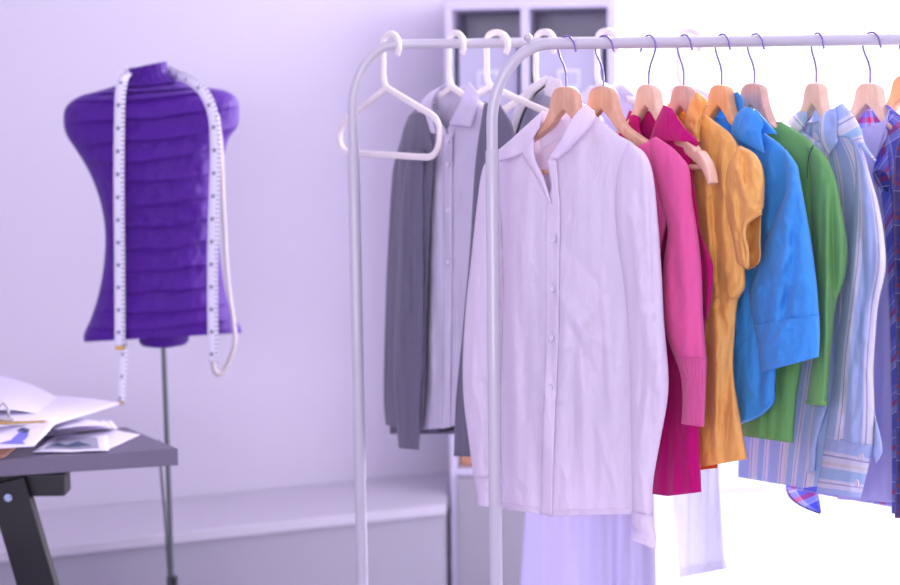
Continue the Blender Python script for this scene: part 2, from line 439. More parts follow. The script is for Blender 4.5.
def buttons(pl, pts, off, root, r=0.0056, m='button'):
    for (x, y) in pts:
        c = pl.pt(x, y, off); mb = MB(); n = 20
        a = pl.d; z = Vector((0, 0, 1)); prof = [(0.0, 0.0006), (0.55, 0.0006), (0.72, 0.0014), (0.92, 0.0016), (1.0, 0.0008), (1.0, -0.0006)]
        rings = []
        for rr, h in prof:
            rings.append([mb.vert(c+(a*math.cos(2*PI*k/n)+z*math.sin(2*PI*k/n))*rr*r+pl.n*h) for k in range(n)])
        for i in range(len(rings)-1):
            for k in range(n): mb.face((rings[i][k], rings[i][(k+1) % n], rings[i+1][(k+1) % n], rings[i+1][k]))
        mb.face(rings[-1])
        mb.build('button', M[m], root, weld=0.0001)

# ================================================================== ROOM
WM = Matrix.Translation((0, 4.434, 0)) @ Matrix.Rotation(math.radians(19.5), 4, 'Z')
def sbox(name, m, boxes, M4=None, bevel=0):
    mb = MB()
    for b in boxes: mb.box(*b, mat=M4)
    return struct(mb.build(name, m, smooth=False, bevel=bevel))
sbox('floor', M['floor'], [(-2.4, 2.5, -2.1, 5.5, -0.1, 0)])
sbox('ceiling', M['ceiling'], [(-2.4, 2.5, -2.1, 5.5, 2.62, 2.72)])
sbox('wall_back', M['wall'], [(-2.62, 0.45, 0, 0.12, 0, 2.62), (0.45, 2.75, 0, 0.12, 2.35, 2.62)], WM)
sbox('wall_left', M['wall'], [(-2.42, -2.3, -2.1, 3.62, 0, 2.62)])
sbox('wall_right', M['wall'], [(2.4, 2.5, -2.1, 1.5, 0, 2.62), (2.4, 2.5, 4.3, 5.4, 0, 2.62), (2.4, 2.5, 1.5, 4.3, 0, 0.3), (2.4, 2.5, 1.5, 4.3, 2.4, 2.62)])
sbox('wall_rear', M['wall'], [(-2.4, -2.0, -2.1, -2.0, 0, 2.62), (1.6, 2.5, -2.1, -2.0, 0, 2.62), (-2.0, 1.6, -2.1, -2.0, 0, 0.7), (-2.0, 1.6, -2.1, -2.0, 2.4, 2.62)])
sbox('window_1', M['frame'], [(0.452, 0.50, 0.02, 0.08, 0.0, 2.35), (1.150, 1.170, 0.02, 0.08, 0.0, 2.35), (1.84, 1.86, 0.02, 0.08, 0, 2.35), (2.45, 2.52, 0.02, 0.08, 0, 2.35), (0.45, 2.52, 0.02, 0.08, 0.0, 0.03), (0.45, 2.52, 0.02, 0.08, 2.30, 2.35)], WM)
sbox('window_2', M['frame'], [(2.42, 2.48, 1.5, 1.56, 0.3, 2.4), (2.42, 2.48, 2.87, 2.93, 0.3, 2.4), (2.42, 2.48, 4.24, 4.3, 0.3, 2.4), (2.42, 2.48, 1.5, 4.3, 0.3, 0.36), (2.42, 2.48, 1.5, 4.3, 2.34, 2.4)])
sbox('window_3', M['frame'], [(-2.0, -1.94, -2.08, -2.02, 0.7, 2.4), (-0.23, -0.17, -2.08, -2.02, 0.7, 2.4), (1.54, 1.6, -2.08, -2.02, 0.7, 2.4), (-2.0, 1.6, -2.08, -2.02, 0.7, 0.76), (-2.0, 1.6, -2.08, -2.02, 2.34, 2.4)])  # unseen window frame placed with the added rear fill
# low boxed-in ledge along the back wall
def ledge(name, m, y0, z0, z1, bev):
    mb = MB(); c = [(-2.5, y0), (-0.145, y0), (-0.002, -0.002), (-2.5, -0.002)]
    lo = [mb.vert(WM @ Vector((x, y, z0))) for x, y in c]; hi = [mb.vert(WM @ Vector((x, y, z1))) for x, y in c]
    mb.face(lo[::-1]); mb.face(hi)
    for k in range(4): mb.face((lo[k], lo[(k+1) % 4], hi[(k+1) % 4], hi[k]))
    struct(mb.build(name, m, smooth=False, bevel=bev))
ledge('trim_1', M['ledge'], -0.355, 0.305, 0.334, 0.004)
ledge('trim_2', M['ledge_front'], -0.34, 0.0, 0.304, 0)

# ------------------------------------------------------------------ shelving unit
su = empty('shelving_unit', (-0.006, 4.15, 0), 'tall white open shelving unit with square cubbies behind the clothes rails, beside the window', 'shelving', rz=math.radians(-8.7))
SW, SD = 0.468, 0.30
def lpart(name, m, boxes, parent, bevel=0.002):
    mb = MB()
    for b in boxes: mb.box(*b)
    return mb.build(name, m, parent, smooth=False, bevel=bevel, world=False)
lpart('side_panel', M['shelf'], [(0, 0.02, 0, SD, 0, 1.735)], su)
lpart('side_panel', M['shelf'], [(SW-0.026, SW, 0, SD, 0, 1.735)], su)
lpart('divider', M['shelf'], [(0.208, 0.230, 0.002, SD, 0.41, 1.69)], su)
for z in (0.02, 0.40, 0.72, 1.04, 1.355):
    lpart('shelf_board', M['shelf'], [(0.02, SW-0.026, 0.002, SD, z-0.01, z+0.01)], su)
lpart('top_board', M['shelf'], [(0.02, SW-0.026, 0, SD, 1.688, 1.735)], su)
lpart('back_panel', M['shelf'], [(0.02, SW-0.026, SD-0.008, SD, 0.03, 1.69)], su)
for x0 in (0.022, 0.223):
    d = lpart('door', M['cabinet'], [(x0, x0+0.197, -0.014, 0.0, 0.032, 0.388)], su)
rotS = Matrix.Translation(su.location) @ Matrix.Rotation(math.radians(-8.7), 4, 'Z')
def storage(x0, x1, z0, z1, label, m, holder=True, y0=0.03, name='storage_box'):
    o = empty(name, rotS @ Vector(((x0+x1)/2, y0, z0)), label, 'box', rz=math.radians(-8.7))
    w = (x1-x0)/2; h = z1-z0
    lpart('box_body', m, [(-w, w, 0, 0.006, 0, h), (-w, w, 0.234, 0.24, 0, h), (-w, -w+0.006, 0.006, 0.234, 0, h), (w-0.006, w, 0.006, 0.234, 0, h), (-w, w, 0, 0.24, 0, 0.006)], o)
    if holder:
        f = lpart('label_holder', M['holder'], [(-0.03, 0.03, -0.004, 0.0, h-0.128, h-0.120), (-0.03, 0.03, -0.004, 0, h-0.084, h-0.076), (-0.03, -0.024, -0.004, 0, h-0.120, h-0.084), (0.024, 0.03, -0.004, 0, h-0.120, h-0.084)], o, bevel=0.001)
        lpart('card', M['card'], [(-0.024, 0.024, -0.002, 0.0, h-0.120, h-0.084)], f, bevel=0)
    return o
storage(0.034, 0.196, 1.366, 1.60, 'lilac storage box with label holder in the upper left cubby', M['shelf_box'])
storage(0.244, 0.428, 1.366, 1.60, 'lilac storage box with label holder in the upper right cubby next to the window side', M['shelf_box'])
storage(0.026, 0.16, 0.411, 0.56, 'plain brown cardboard box low in the shelving unit', M['cardboard'], holder=False, name='cardboard_box')

# ================================================================== RACKS
def rack(post_px, rail_px, Y, rx, rz_, x_end, label, name='clothes_rack', knob=None):
    x0 = P(post_px[0], post_px[1], Y).x; z = P(rail_px[0], rail_px[1], Y).z
    root = empty(name, (x0, Y, 0), label, 'clothes rack')
    r = 0.0095
    mb = MB(); pts = [(x0, Y, P(post_px[0], 150, Y).z), (x0, Y, z-rz_)]
    for k in range(1, 16):
        a = PI/2*k/16; pts.append((x0+rx*(1-math.cos(a)), Y, z-rz_+rz_*math.sin(a)))
    for k in range(0, 13): pts.append((x0+rx+(x_end-2*rx-x0)*k/12, Y, z))
    for k in range(1, 16):
        a = PI/2*k/16; pts.append((x_end-rx+rx*math.sin(a), Y, z-rz_+rz_*math.cos(a)))
    pts.append((x_end, Y, z-rz_)); pts.append((x_end, Y, pts[0][2]))
    mb.tube(pts, r, 20); mb.build('rail', M['rack'], root, sharp=1.0)
    zs = P(post_px[0], 150, Y).z
    for x in (x0, x_end):
        mb = MB(); mb.tube([(x, Y, 0.075), (x, Y, zs-0.003), (x, Y, zs+0.001)], [r+0.0019, r+0.0019, r+0.0006], 20); mb.build('post', M['rack'], root, sharp=1.0)
        mb = MB(); mb.tube([(x, Y-0.2, 0.068), (x, Y+0.2, 0.068)], 0.0105, 14); fb = mb.build('foot_bar', M['rack'], root, sharp=1.0)
        for yy in (Y-0.19, Y+0.19):
            mb = MB(); mb.tube([(x-0.011, yy, 0.026), (x+0.011, yy, 0.026)], 0.026, 20); mb.tube([(x, yy, 0.026), (x, yy, 0.068)], 0.006, 8); mb.build('castor', M['black'], fb, sharp=0.8)
    mb = MB(); mb.tube([(x0, Y, 0.11), (x_end, Y, 0.11)], 0.008, 14); mb.build('cross_bar', M['rack'], root, sharp=1.0)
    if knob:
        kp = P(knob[0], knob[1], Y); mb = MB(); n = 16
        prof = [(-0.012, 0.003), (-0.006, 0.003), (-0.004, 0.0062), (0, 0.0075), (0.004, 0.006), (0.0065, 0.003), (0.0074, 0.0004)]
        rings = [[mb.vert(kp+Vector((math.cos(2*PI*k/n)*q, math.sin(2*PI*k/n)*q, h))) for k in range(n)] for h, q in prof]
        for i in range(len(rings)-1):
            for k in range(n): mb.face((rings[i][k], rings[i][(k+1) % n], rings[i+1][(k+1) % n], rings[i+1][k]))
        mb.build('knob', M['rack'], root)
    return z
YF, YB = 2.5, 2.95
rack((492.2, 150), (640, 42.6), YF, 0.098, 0.13, 1.12, 'front white tubular clothes rack with round top corner, carrying the bright garments', knob=(528, 37.5))
rack((353.5, 150), (420, 44.0), YB, 0.088, 0.13, 1.16, 'rear white tubular clothes rack behind, with the empty cream hanger at its bend')

def RZ(px, py0, Y, xr):  # rail height in picture at px
    return None
zF = P(640, 42.6, YF).z; zB = P(420, 44.0, YB).z
def hook_at(px, Y, z):
    # solve picture row for a given world height at depth Y
    lo, hi = 0.0, 120.0
    for _ in range(40):
        m_ = (lo+hi)/2
        if P(px, m_, Y).z > z: lo = m_
        else: hi = m_
    return (px, (lo+hi)/2)
class FP(Plane):
    def __init__(s, px, phi, Y=YF, z=None):
        h = hook_at(px, Y, zF if Y == YF else zB); super().__init__(h[0], h[1], Y, phi)

# ------------------------------------------------------------------ wooden hangers
HALF = [(0.0, 0.0), (0.010, -0.0006), (0.019, -0.0035), (0.0255, -0.010), (0.0285, -0.020), (0.0315, -0.032), (0.038, -0.046), (0.050, -0.061), (0.070, -0.074), (0.100, -0.088), (0.130, -0.101), (0.147, -0.109), (0.150, -0.1145), (0.156, -0.1155), (0.160, -0.1135), (0.172, -0.121), (0.186, -0.134), (0.196, -0.150), (0.200, -0.166),
        (0.192, -0.170), (0.184, -0.158), (0.172, -0.146), (0.150, -0.133), (0.120, -0.119), (0.085, -0.103), (0.055, -0.086), (0.034, -0.068), (0.016, -0.051), (0.0, -0.038)]
def wood_hanger(px, phi, label, m, bar=True, mirror=False, top=0.0, scale=1.0, arm=1.0):
    pl = FP(px, phi)
    root = empty('wooden_hanger', pl.B, label, 'hanger', 'wooden hangers on the front rail', rz=-pl.phi)
    zt = -0.0700+top
    mb = MB()
    H = [(x, z) if x < 0.05 else (0.05+(x-0.05)*arm, -0.07+(z+0.07)*arm) for x, z in HALF]
    # two halves so that every face stays convex enough: triangulated fan strips between upper and lower outline
    def yo(x):  # arms sweep a little forward toward their ends
        return -0.010*(abs(x)/0.2)**2
    T = 0.0175
    for sgn in (1, -1):
        up = catmull([(x*sgn*scale, zt+z*scale) for x, z in H[:19]], 60); lo = catmull([(x*sgn*scale, zt+z*scale) for x, z in H[:18:-1]], 60)
        rings = []
        for a, b in zip(up, lo):
            w = (a-b).length; c = (a+b)/2; h = (a-b)/2; ring = []
            for k in range(20):
                q = 2*PI*k/20; cc = math.copysign(abs(math.cos(q))**0.32, math.cos(q)); ss = math.copysign(abs(math.sin(q))**0.32, math.sin(q))
                pp = c+h*cc
                ring.append(mb.vert((pp.x, yo(pp.x)+ss*T/2, pp.y)))
            rings.append(ring)
        for i in range(len(rings)-1):
            for k in range(20): mb.face((rings[i][k], rings[i][(k+1) % 20], rings[i+1][(k+1) % 20], rings[i+1][k]))
        mb.face(rings[-1])
    mb.build('hanger_body', m, root, world=False, weld=0.0002, sharp=0.9)
    g = -1 if mirror else 1
    hp = [(0, zt-0.01), (0, -0.052), (-0.0012, -0.046), (-0.006, -0.034), (-0.0145, -0.020), (-0.0185, -0.008), (-0.0150, 0.004), (-0.006, 0.0108), (0.001, 0.0120), (0.010, 0.0095), (0.018, 0.001), (0.0215, -0.010), (0.0235, -0.014)]
    mb = MB(); c = catmull([(x*g, 0, z) for x, z in hp], 60); mb.tube(c, 0.0016, 8); mb.build('hook', M['chrome'], root, world=False)
    if bar:
        bk = 0.6 if arm < 1 else 1.0
        mb = MB(); mb.tube([(-0.05-0.125*arm*scale*bk, -0.004, zt-0.142*scale), (0.05+0.125*arm*scale*bk, -0.004, zt-0.142*scale)], 0.0042, 12); mb.build('trouser_bar', m, root, world=False, sharp=1.0)
    return root
WH = [
    (566, 50, 'wooden hanger holding the open white shirt nearest the rack bend', M['wood'], True, False, 0.0, 1.0, 0.52),
    (603.5, 50, 'wooden hanger whose long arm runs down into the pale pink cardigan', M['wood'], False, False, 0.0, 1.0, 0.85),
    (649, 62, 'wooden hanger with its notched tip poking out of the magenta top', M['wood_pale'], True, True, 0.002, 0.93),
    (684, 64, 'wooden hanger showing above the amber ruffled blouse', M['wood_rose'], False, False, 0.0, 0.9, 0.6),
    (722, 65, 'wooden hanger showing between the amber blouse and the sky blue shirt', M['wood_amber'], False, False, 0.0, 0.92, 0.55),
    (755, 62, 'reddish wooden hanger whose arm runs into the green top', M['wood_rose'], False, False, 0.002, 0.95, 0.42),
    (817, 75, 'narrow-looking pale wooden hanger inside the blue striped shirt', M['wood_pale'], False, False, 0.002, 0.92, 0.32),
    (871, 62, 'pale wooden hanger carrying the white tank top and plaid shirt', M['wood_pale'], False, False, 0.0, 0.92, 0.55),
    (908, 62, 'orange-tinted wooden hanger cut by the right edge of the photo', M['wood_amber'], False, False, 0.012, 0.92, 0.6),
]
for h in WH: wood_hanger(*h)

# ------------------------------------------------------------------ cream plastic hangers
pA = FP(391, 61, YB)
def plastic_hanger():
    root = empty('plastic_hanger', pA.B, 'empty cream plastic hanger at the bend of the rear rack', 'hanger', 'cream plastic hangers on the rear rail')
    q = pA.pt
    hk = [(397.6, 54.5), (399.3, 46), (397, 38), (391.5, 34), (385.5, 36), (383.2, 43), (383.4, 60), (384, 80), (387, 89)]
    mb = MB(); mb.ribbon_bar([q(*p) for p in catmull(hk, 70)], 0.0125, 0.008, pA.n); mb.build('hook', M['plastic'], root)
    body = [(387, 88), (400, 96), (420, 108), (433, 116), (438.5, 124), (439.5, 135), (438, 147), (432, 156), (422, 157), (390, 155), (352, 153), (343.5, 150), (340, 141), (340.5, 130), (345, 121), (360, 109.5), (376, 96.5)]
    dense = catmull(body+[body[0]], 160)[:-1]
    mb = MB(); mb.ribbon_bar([q(*p) for p in dense], 0.013, 0.008, pA.n, closed=True); mb.build('frame', M['plastic'], root)
    return root
ph = plastic_hanger()
for (px, dphi, lab) in [(456, 4, 'cream plastic hanger inside the grey cardigan and lavender shirt'), (497, -6, 'cream plastic hanger with a bare arm between the grey cardigan and the white shirt'), (545, 0, 'cream plastic hanger holding the fine-striped top with black trim'), (607, 0, 'cream plastic hanger holding the long pale gown at the shelving unit edge'), (690, 0, 'cream plastic hanger on the rear rail against the bright window')]:
    B = FP(px, 61, YB).B; dup(ph, B, math.radians(-dphi), lab)

# ================================================================== GARMENTS ON THE FRONT RAIL
def garment(name, pl, label, cat, group=None):
    return empty(name, pl.B, label, cat, group)

# ---- 1 white button shirt --------------------------------------------------
p = FP(566, 50)
g = garment('white_shirt', p, 'white button-up shirt hanging open-collared at the front end of the rack', 'shirt')
c = Cloth(p, 1, fold=0.0075, lx=13, ly=120, micro=0.0016)
c.creases = [(562, 300, 606, 352, 2.6, 0.005), (566, 318, 600, 380, 2.4, -0.005), (600, 250, 612, 420, 3.2, 0.006), (520, 210, 524, 340, 3, 0.005), (556, 345, 590, 352, 2.2, 0.004), (556, 292, 580, 310, 2.0, 0.004), (596, 420, 620, 500, 3.2, 0.006), (575, 400, 570, 500, 3, -0.005), (576, 330, 640, 360, 5, 0.004), (560, 300, 600, 360, 5, 0.004), (590, 260, 575, 420, 6, 0.005), (520, 260, 530, 480, 7, -0.006), (600, 330, 590, 500, 7, -0.005), (612, 300, 560, 240, 5, -0.003), (500, 495, 530, 507, 3, 0.003), (618, 300, 570, 330, 4, 0.003), (560, 365, 610, 300, 4, -0.003)]
Ls = [(541, 113), (520, 133), (500, 149), (487, 160), (491, 185), (501, 220), (503, 300), (501, 380), (499, 450), (497, 508)]
Lop = [(539, 118), (534, 138), (536, 158), (545, 182), (551, 206), (551, 260), (550, 340), (548, 420), (547, 470), (547, 515)]
Rs = [(591, 111), (600, 120), (618, 135), (636, 147), (637, 170), (634, 215), (636, 280), (640, 360), (640, 440), (639, 513)]
Rop = [(575, 118), (561, 140), (549, 161), (551, 185), (553, 206), (552, 260), (551, 340), (549, 420), (548, 470), (549, 516)]
c.sheet(Ls, Lop, 0.020, 0, 0.45, 1, nt=90, ns=30); c.sheet(Rop, Rs, 0.022, 0.45, 1, 1, nt=90, ns=40)
c.sheet([(541, 122)]+Ls[1:], [(588, 118)]+Rs[1:], 0.024, 0, 1, -1, nt=80, ns=50)
c.build('body', M['white'], g)
# sleeves
c = Cloth(p, 5, fold=0.007, lx=9, ly=80, micro=0.002)
c.creases = [(645, 160, 652, 330, 3, 0.005), (648, 385, 636, 480, 3, 0.006), (634, 385, 664, 372, 2.5, 0.004), (636, 400, 662, 392, 2.2, -0.004), (632, 190, 648, 350, 5, 0.006), (640, 330, 664, 300, 4, 0.004), (640, 365, 662, 350, 4, 0.003), (660, 372, 640, 420, 5, 0.004), (630, 250, 640, 420, 5, -0.005)]
SR_L = [(629, 141), (620, 165), (615.5, 201), (618, 240), (625, 290), (630, 350), (631, 420), (632, 470), (632.5, 512)]
SR_R = [(634, 145), (645, 154), (652, 172), (657, 215), (661, 270), (663.5, 320), (668, 375), (667, 400), (660, 440), (653, 480), (651, 516)]
c.tube(SR_L, SR_R, 0.021, off=0.021, nt=90, ns=30, Tf=lambda t: 0.35+min(0.65, t*3))
sl = c.build('sleeve', M['white'], g)
c.fold = 0.002; c.tube([(632.5, 511), (633, 525), (637, 531), (632, 540)], [(651, 515), (653, 525), (656, 538), (655, 549)], 0.019, off=0.023, nt=20, ns=24, Tf=lambda t: 1); c.build('cuff', M['white'], sl, solid=0.003)
c = Cloth(p, 8, fold=0.006, lx=8, ly=90, micro=0.002)
c.creases = [(468, 330, 490, 480, 4, 0.004), (466, 370, 486, 420, 4, 0.004)]
c.tube([(494, 155), (484, 166), (478, 200), (472, 255), (466, 310), (463, 365), (464, 400), (469, 440), (474, 478)], [(499, 160), (503, 180), (503, 220), (503, 260), (503, 300), (502, 340), (500, 400), (497, 450), (494, 478)], 0.018, off=-0.008, nt=80, ns=24)
sl = c.build('sleeve', M['white'], g)
c.fold = 0.002; c.tube([(474, 477), (477, 492), (479, 506)], [(494, 477), (493, 492), (492, 507)], 0.014, off=-0.008, nt=14, ns=16, Tf=lambda t: 1); c.build('cuff', M['white'], sl)
# placket, collar, stand
c = Cloth(p, 1, fold=0.0075, lx=13, ly=120, micro=0.0016)
c.sheet([(548, 160), (552, 185), (547, 207), (546.5, 260), (546, 340), (543.5, 420), (542, 470), (541, 514)], [(556, 160), (558, 185), (559.5, 207), (559, 260), (558, 340), (555, 420), (553, 470), (552, 516.5)], 0.0, off=0.0265, nt=90, ns=8); c.build('placket', M['white'], g, solid=0.002)
buttons(p, [(553.3, 239), (552.2, 289), (551.5, 338), (550, 387), (547.5, 437)], 0.030, g)
c = Cloth(p, 3, fold=0.002, lx=14, ly=30, micro=0.001)
c.sheet([(586, 104), (574, 117), (562, 138), (550, 157)], [(594, 111), (595, 119), (578, 140), (558.5, 159)], 0.006, off=0.032, nt=34, ns=14, offL=0.006, offR=0.0); c.build('collar', M['white'], g, solid=0.002)
c.sheet([(543, 111), (522, 130), (500, 150)], [(539, 128), (523, 152), (498, 162)], 0.006, off=0.012, nt=30, ns=14, offL=-0.004, offR=0.012); c.build('collar', M['white'], g, solid=0.002)
c.sheet([(543, 112), (539, 130), (541, 150)], [(586, 105), (580, 122), (571, 132)], 0.012, off=-0.004, sign=-1, nt=20, ns=30, p=0.8); c.build('collar_stand', M['white'], g, solid=0.002)
c.sheet([(521, 151), (526, 160), (540, 183), (547, 198)], [(534, 139), (535, 157), (544, 178), (551.5, 204)], 0.004, off=0.024, nt=24, ns=10); c.build('lapel', M['white'], g)
c = Cloth(p, 1, fold=0.0075, lx=13, ly=120, micro=0.0016)
c.sheet([(498, 502), (497, 508.5)], [(543, 508.5), (543, 514.5)], 0.020, 0, 0.45, 1, off=0.0016, nt=4, ns=30, Tf=lambda t: 1)
c.sheet([(549, 510), (549, 516.5)], [(639, 508), (639, 514)], 0.022, 0.45, 1, 1, off=0.0016, nt=4, ns=30, Tf=lambda t: 1); c.build('hem', M['white'], g)
mb = MB(); q = [p.pt(x, y, -0.021) for x, y in ((558, 134), (566, 134), (565, 139), (557, 138))]
mb.face([mb.vert(v) for v in q]); mb.build('size_label', M['label_mat'], g, smooth=False, solid=0.0006)

# ---- 2 pale pink cardigan ---------------------------------------------------
p = FP(603.5, 50)
g = garment('pink_cardigan', p, 'rose pink knitted cardigan with ribbed cuff, hanging behind the white shirt', 'cardigan')
c = Cloth(p, 12, fold=0.006, lx=12, ly=90, micro=0.001, drift=0.05)
c.creases = [(668, 215, 690, 150, 7, 0.006), (660, 200, 672, 160, 5, -0.005), (668, 225, 700, 180, 6, -0.004)]
bL = [(592, 140), (560, 160), (545, 180), (556, 230), (560, 300), (560, 380), (562, 440)]
bR = [(652, 140), (664, 150), (672, 175), (671, 205), (666, 228), (659, 260), (655, 320), (652, 380), (650, 440)]
c.sheet([(628, 150), (610, 165), (600, 200), (600, 260), (600, 350), (600, 440)], bR, 0.020, 0.45, 1, 1, off=0.009, nt=70, ns=30); c.sheet(bL, [(590, 150), (596, 180), (599, 220), (600, 300), (600, 380), (600, 440)], 0.018, 0, 0.45, 1, nt=60, ns=20)
c.sheet(bL, bR, 0.018, 0, 1, -1, nt=60, ns=40); c.build('body', M['pink'], g)
c = Cloth(p, 13, fold=0.005, lx=10, ly=90, micro=0.001)
c.tube([(650, 139), (653, 165), (660, 200), (668, 228), (664, 262), (662.5, 303), (666, 332), (674, 356)], [(656, 137), (671, 147), (682, 158), (688.5, 168), (692, 200), (697.5, 235), (701, 270), (703, 320), (706, 358)], 0.020, off=0.018, nt=80, ns=28, Tf=lambda t: 0.3+min(0.7, t*3)); sl = c.build('sleeve', M['pink'], g)
c.fold = 0.002; c.tube([(674, 354), (681, 375), (683, 400), (682, 424)], [(706, 356), (705.5, 377), (704.5, 400), (703.5, 427)], 0.016, off=0.018, nt=30, ns=24, Tf=lambda t: 1); c.build('cuff', M['pinkrib'], sl, solid=0.0025)

# ---- 3 magenta sleeveless top ------------------------------------------------
p = FP(649, 62)
g = garment('magenta_top', p, 'deep magenta sleeveless shirt with a pointed collar behind the pink cardigan', 'top')
c = Cloth(p, 21, fold=0.005, lx=9, ly=90, micro=0.0012)
bR = [(668, 112), (684, 128), (698, 143), (692, 156), (696, 200), (701, 237), (706, 262), (705, 320), (702, 380), (699, 430), (701, 492)]
bL = [(632, 112), (618, 135), (606, 160), (612, 200), (620, 260), (626, 330), (634, 400), (640, 450), (646, 493)]
c.sheet([(652, 135), (650, 160), (650, 250), (655, 330), (660, 420), (668, 496)], bR, 0.017, 0.4, 1, 1, nt=90, ns=30); c.sheet(bL, [(642, 135), (648, 160), (650, 250), (655, 330), (660, 420), (668, 496)], 0.017, 0, 0.4, 1, nt=90, ns=20)
c.sheet(bL, bR, 0.017, 0, 1, -1, nt=80, ns=40); c.build('body', M['magenta'], g)
c = Cloth(p, 23, fold=0.003, lx=14, ly=30, micro=0.001)
c.sheet([(664, 105), (656, 122), (650, 140)], [(672, 109), (684, 127), (698, 142)], 0.010, off=0.022, nt=30, ns=24, sb=0.8); c.build('collar', M['magenta'], g, solid=0.0018)
c.sheet([(630, 110), (622, 128), (612, 134)], [(640, 118), (640, 135), (637, 148)], 0.006, off=0.004, nt=20, ns=14); c.build('collar', M['magenta'], g, solid=0.0018)
c.sheet([(632, 112), (637, 125), (640, 140)], [(668, 110), (660, 128), (652, 142)], 0.012, off=0, sign=-1, nt=20, ns=20); c.build('collar_stand', M['magenta'], g)
c.tube([(697, 225), (700, 245), (703, 275), (704, 300), (705, 318)], [(703, 240), (712, 262), (713, 274), (711, 300), (707, 320)], 0.012, off=-0.002, nt=30, ns=14); c.build('armhole', M['magenta'], g)

# ---- 4 amber blouse -----------------------------------------------------------
p = FP(684, 64)
g = garment('amber_blouse', p, 'amber yellow blouse with frilled collar and short puffed sleeve', 'blouse')
c = Cloth(p, 31, fold=0.0055, lx=8, ly=80, micro=0.002)
c.creases = [(712, 180, 718, 290, 3, -0.006), (722, 150, 728, 290, 4, 0.006), (705, 170, 712, 285, 3, 0.005), (735, 320, 722, 440, 4, -0.007), (718, 310, 715, 460, 4, 0.006)]
bR = [(704, 114), (718, 124), (733, 137), (742, 160), (738, 210), (744, 262), (745, 287), (738, 300), (735, 330), (733, 370), (738, 407), (743, 435), (747, 459)]
bL = [(676, 114), (664, 135), (655, 170), (666, 230), (676, 290), (680, 340), (684, 400), (690, 466)]
fR = [(694, 140), (694, 180), (697, 240), (700, 290), (699, 350), (700, 410), (702, 467)]
c.sheet(fR, bR, 0.018, 0.35, 1, 1, nt=110, ns=36); c.sheet(bL, fR, 0.018, 0, 0.35, 1, nt=90, ns=18); c.sheet(bL, bR, 0.018, 0, 1, -1, nt=90, ns=36); c.build('body', M['yellow'], g)
# seam at the waist
mb = MB(); mb.tube([p.pt(x, y, 0.024) for x, y in catmull([(706, 297), (720, 297.5), (737, 299)], 20)], 0.0007, 6); mb.build('waist_seam', M['yellow'], g)
c = Cloth(p, 33, fold=0.006, lx=7, ly=45, micro=0.003)
c.creases = [(735, 160, 752, 215, 3, 0.006), (742, 150, 757, 200, 3, -0.006), (728, 180, 740, 235, 3, 0.005), (750, 165, 760, 205, 3, 0.005)]
# puffed upper sleeve, front flap and inside of the opening
c.sheet([(738, 147), (728, 168), (723.5, 190), (727, 213), (733, 237), (736, 255), (738, 263), (747, 269)], [(740, 146), (752, 152), (759, 160), (763, 172), (764, 192), (761, 213), (747, 219), (743.5, 232), (747, 252), (748.5, 268)], 0.014, off=0.016, nt=80, ns=26)
c.sheet([(740, 147), (745, 170), (744, 200), (743, 225), (746, 250), (747, 269)], [(741, 146), (755, 155), (763, 172), (764, 192), (761, 213), (760, 242), (759, 262), (748, 270)], 0.010, off=0.004, sign=-1, nt=70, ns=22)
sl = c.build('sleeve', M['yellow'], g)
c = Cloth(p, 35, fold=0.003, lx=6, ly=30, micro=0.002)
c.sheet([(761, 210), (754, 212), (745, 219), (742, 232), (745.5, 250), (746, 266)], [(762, 214), (755, 218), (748, 224), (746, 234), (749, 252), (749, 268)], 0.003, off=0.030, nt=40, ns=8); c.build('sleeve_band', M['yellow'], sl, solid=0.002)
c = Cloth(p, 36, fold=0.006, lx=5, ly=14, micro=0.002)
c.sheet([(696, 93), (691, 102), (687, 114), (686, 127), (692, 136), (698, 142)], [(698, 92), (708, 103), (704.5, 110), (700, 122), (698.5, 132), (699, 142)], 0.008, off=0.020, nt=40, ns=18); c.build('collar', M['yellow'], g, solid=0.0018)
c.sheet([(668, 104), (667, 112), (668, 120)], [(676, 100), (678, 112), (680, 124)], 0.003, off=-0.006, nt=14, ns=8); c.build('collar', M['yellow'], g, solid=0.0018)
mb = MB(); pts = catmull([(708, 103), (704.5, 110), (700, 122), (698.5, 132), (698.7, 142)], 70)
mb.tube([p.pt(x+1.0*math.sin(i*1.9), y, 0.024) for i, (x, y) in enumerate(pts)], 0.0014, 6); mb.build('frill', M['yellow'], g)
c = Cloth(p, 37, fold=0.002); c.sheet([(669, 106), (668, 120), (672, 140)], [(699, 104), (698, 120), (694, 142)], 0.012, off=-0.004, sign=-1, nt=20, ns=20); c.build('collar_stand', M['yellow'], g)
c.sheet([(699, 459), (700, 470)], [(718, 460), (717, 468)], 0.0, off=-0.016, nt=8, ns=10); c.build('lining', M['orange'], g)

# ---- 5 sky blue shirt -----------------------------------------------------------
p = FP(722, 65)
g = garment('blue_shirt', p, 'sky blue collared shirt with wide three-quarter sleeve', 'shirt')
c = Cloth(p, 41, fold=0.006, lx=9, ly=90, micro=0.0015)
bR = [(752, 120), (764, 133), (785, 150), (790, 175), (786, 230), (780, 300), (777, 350), (775, 385), (774, 402), (764, 413), (754, 419), (742, 423)]
bL = [(712, 118), (700, 140), (690, 170), (700, 230), (708, 300), (714, 360), (722, 400), (738, 423)]
fR = [(735, 140), (734, 180), (734, 240), (735, 300), (736, 360), (738, 400), (740, 423)]
c.sheet(fR, bR, 0.017, 0.4, 1, 1, nt=90, ns=34); c.sheet(bL, fR, 0.017, 0, 0.4, 1, nt=80, ns=20); c.sheet(bL, bR, 0.017, 0, 1, -1, nt=80, ns=36); c.build('body', M['blue'], g)
c = Cloth(p, 42, fold=0.007, lx=11, ly=60, micro=0.003)
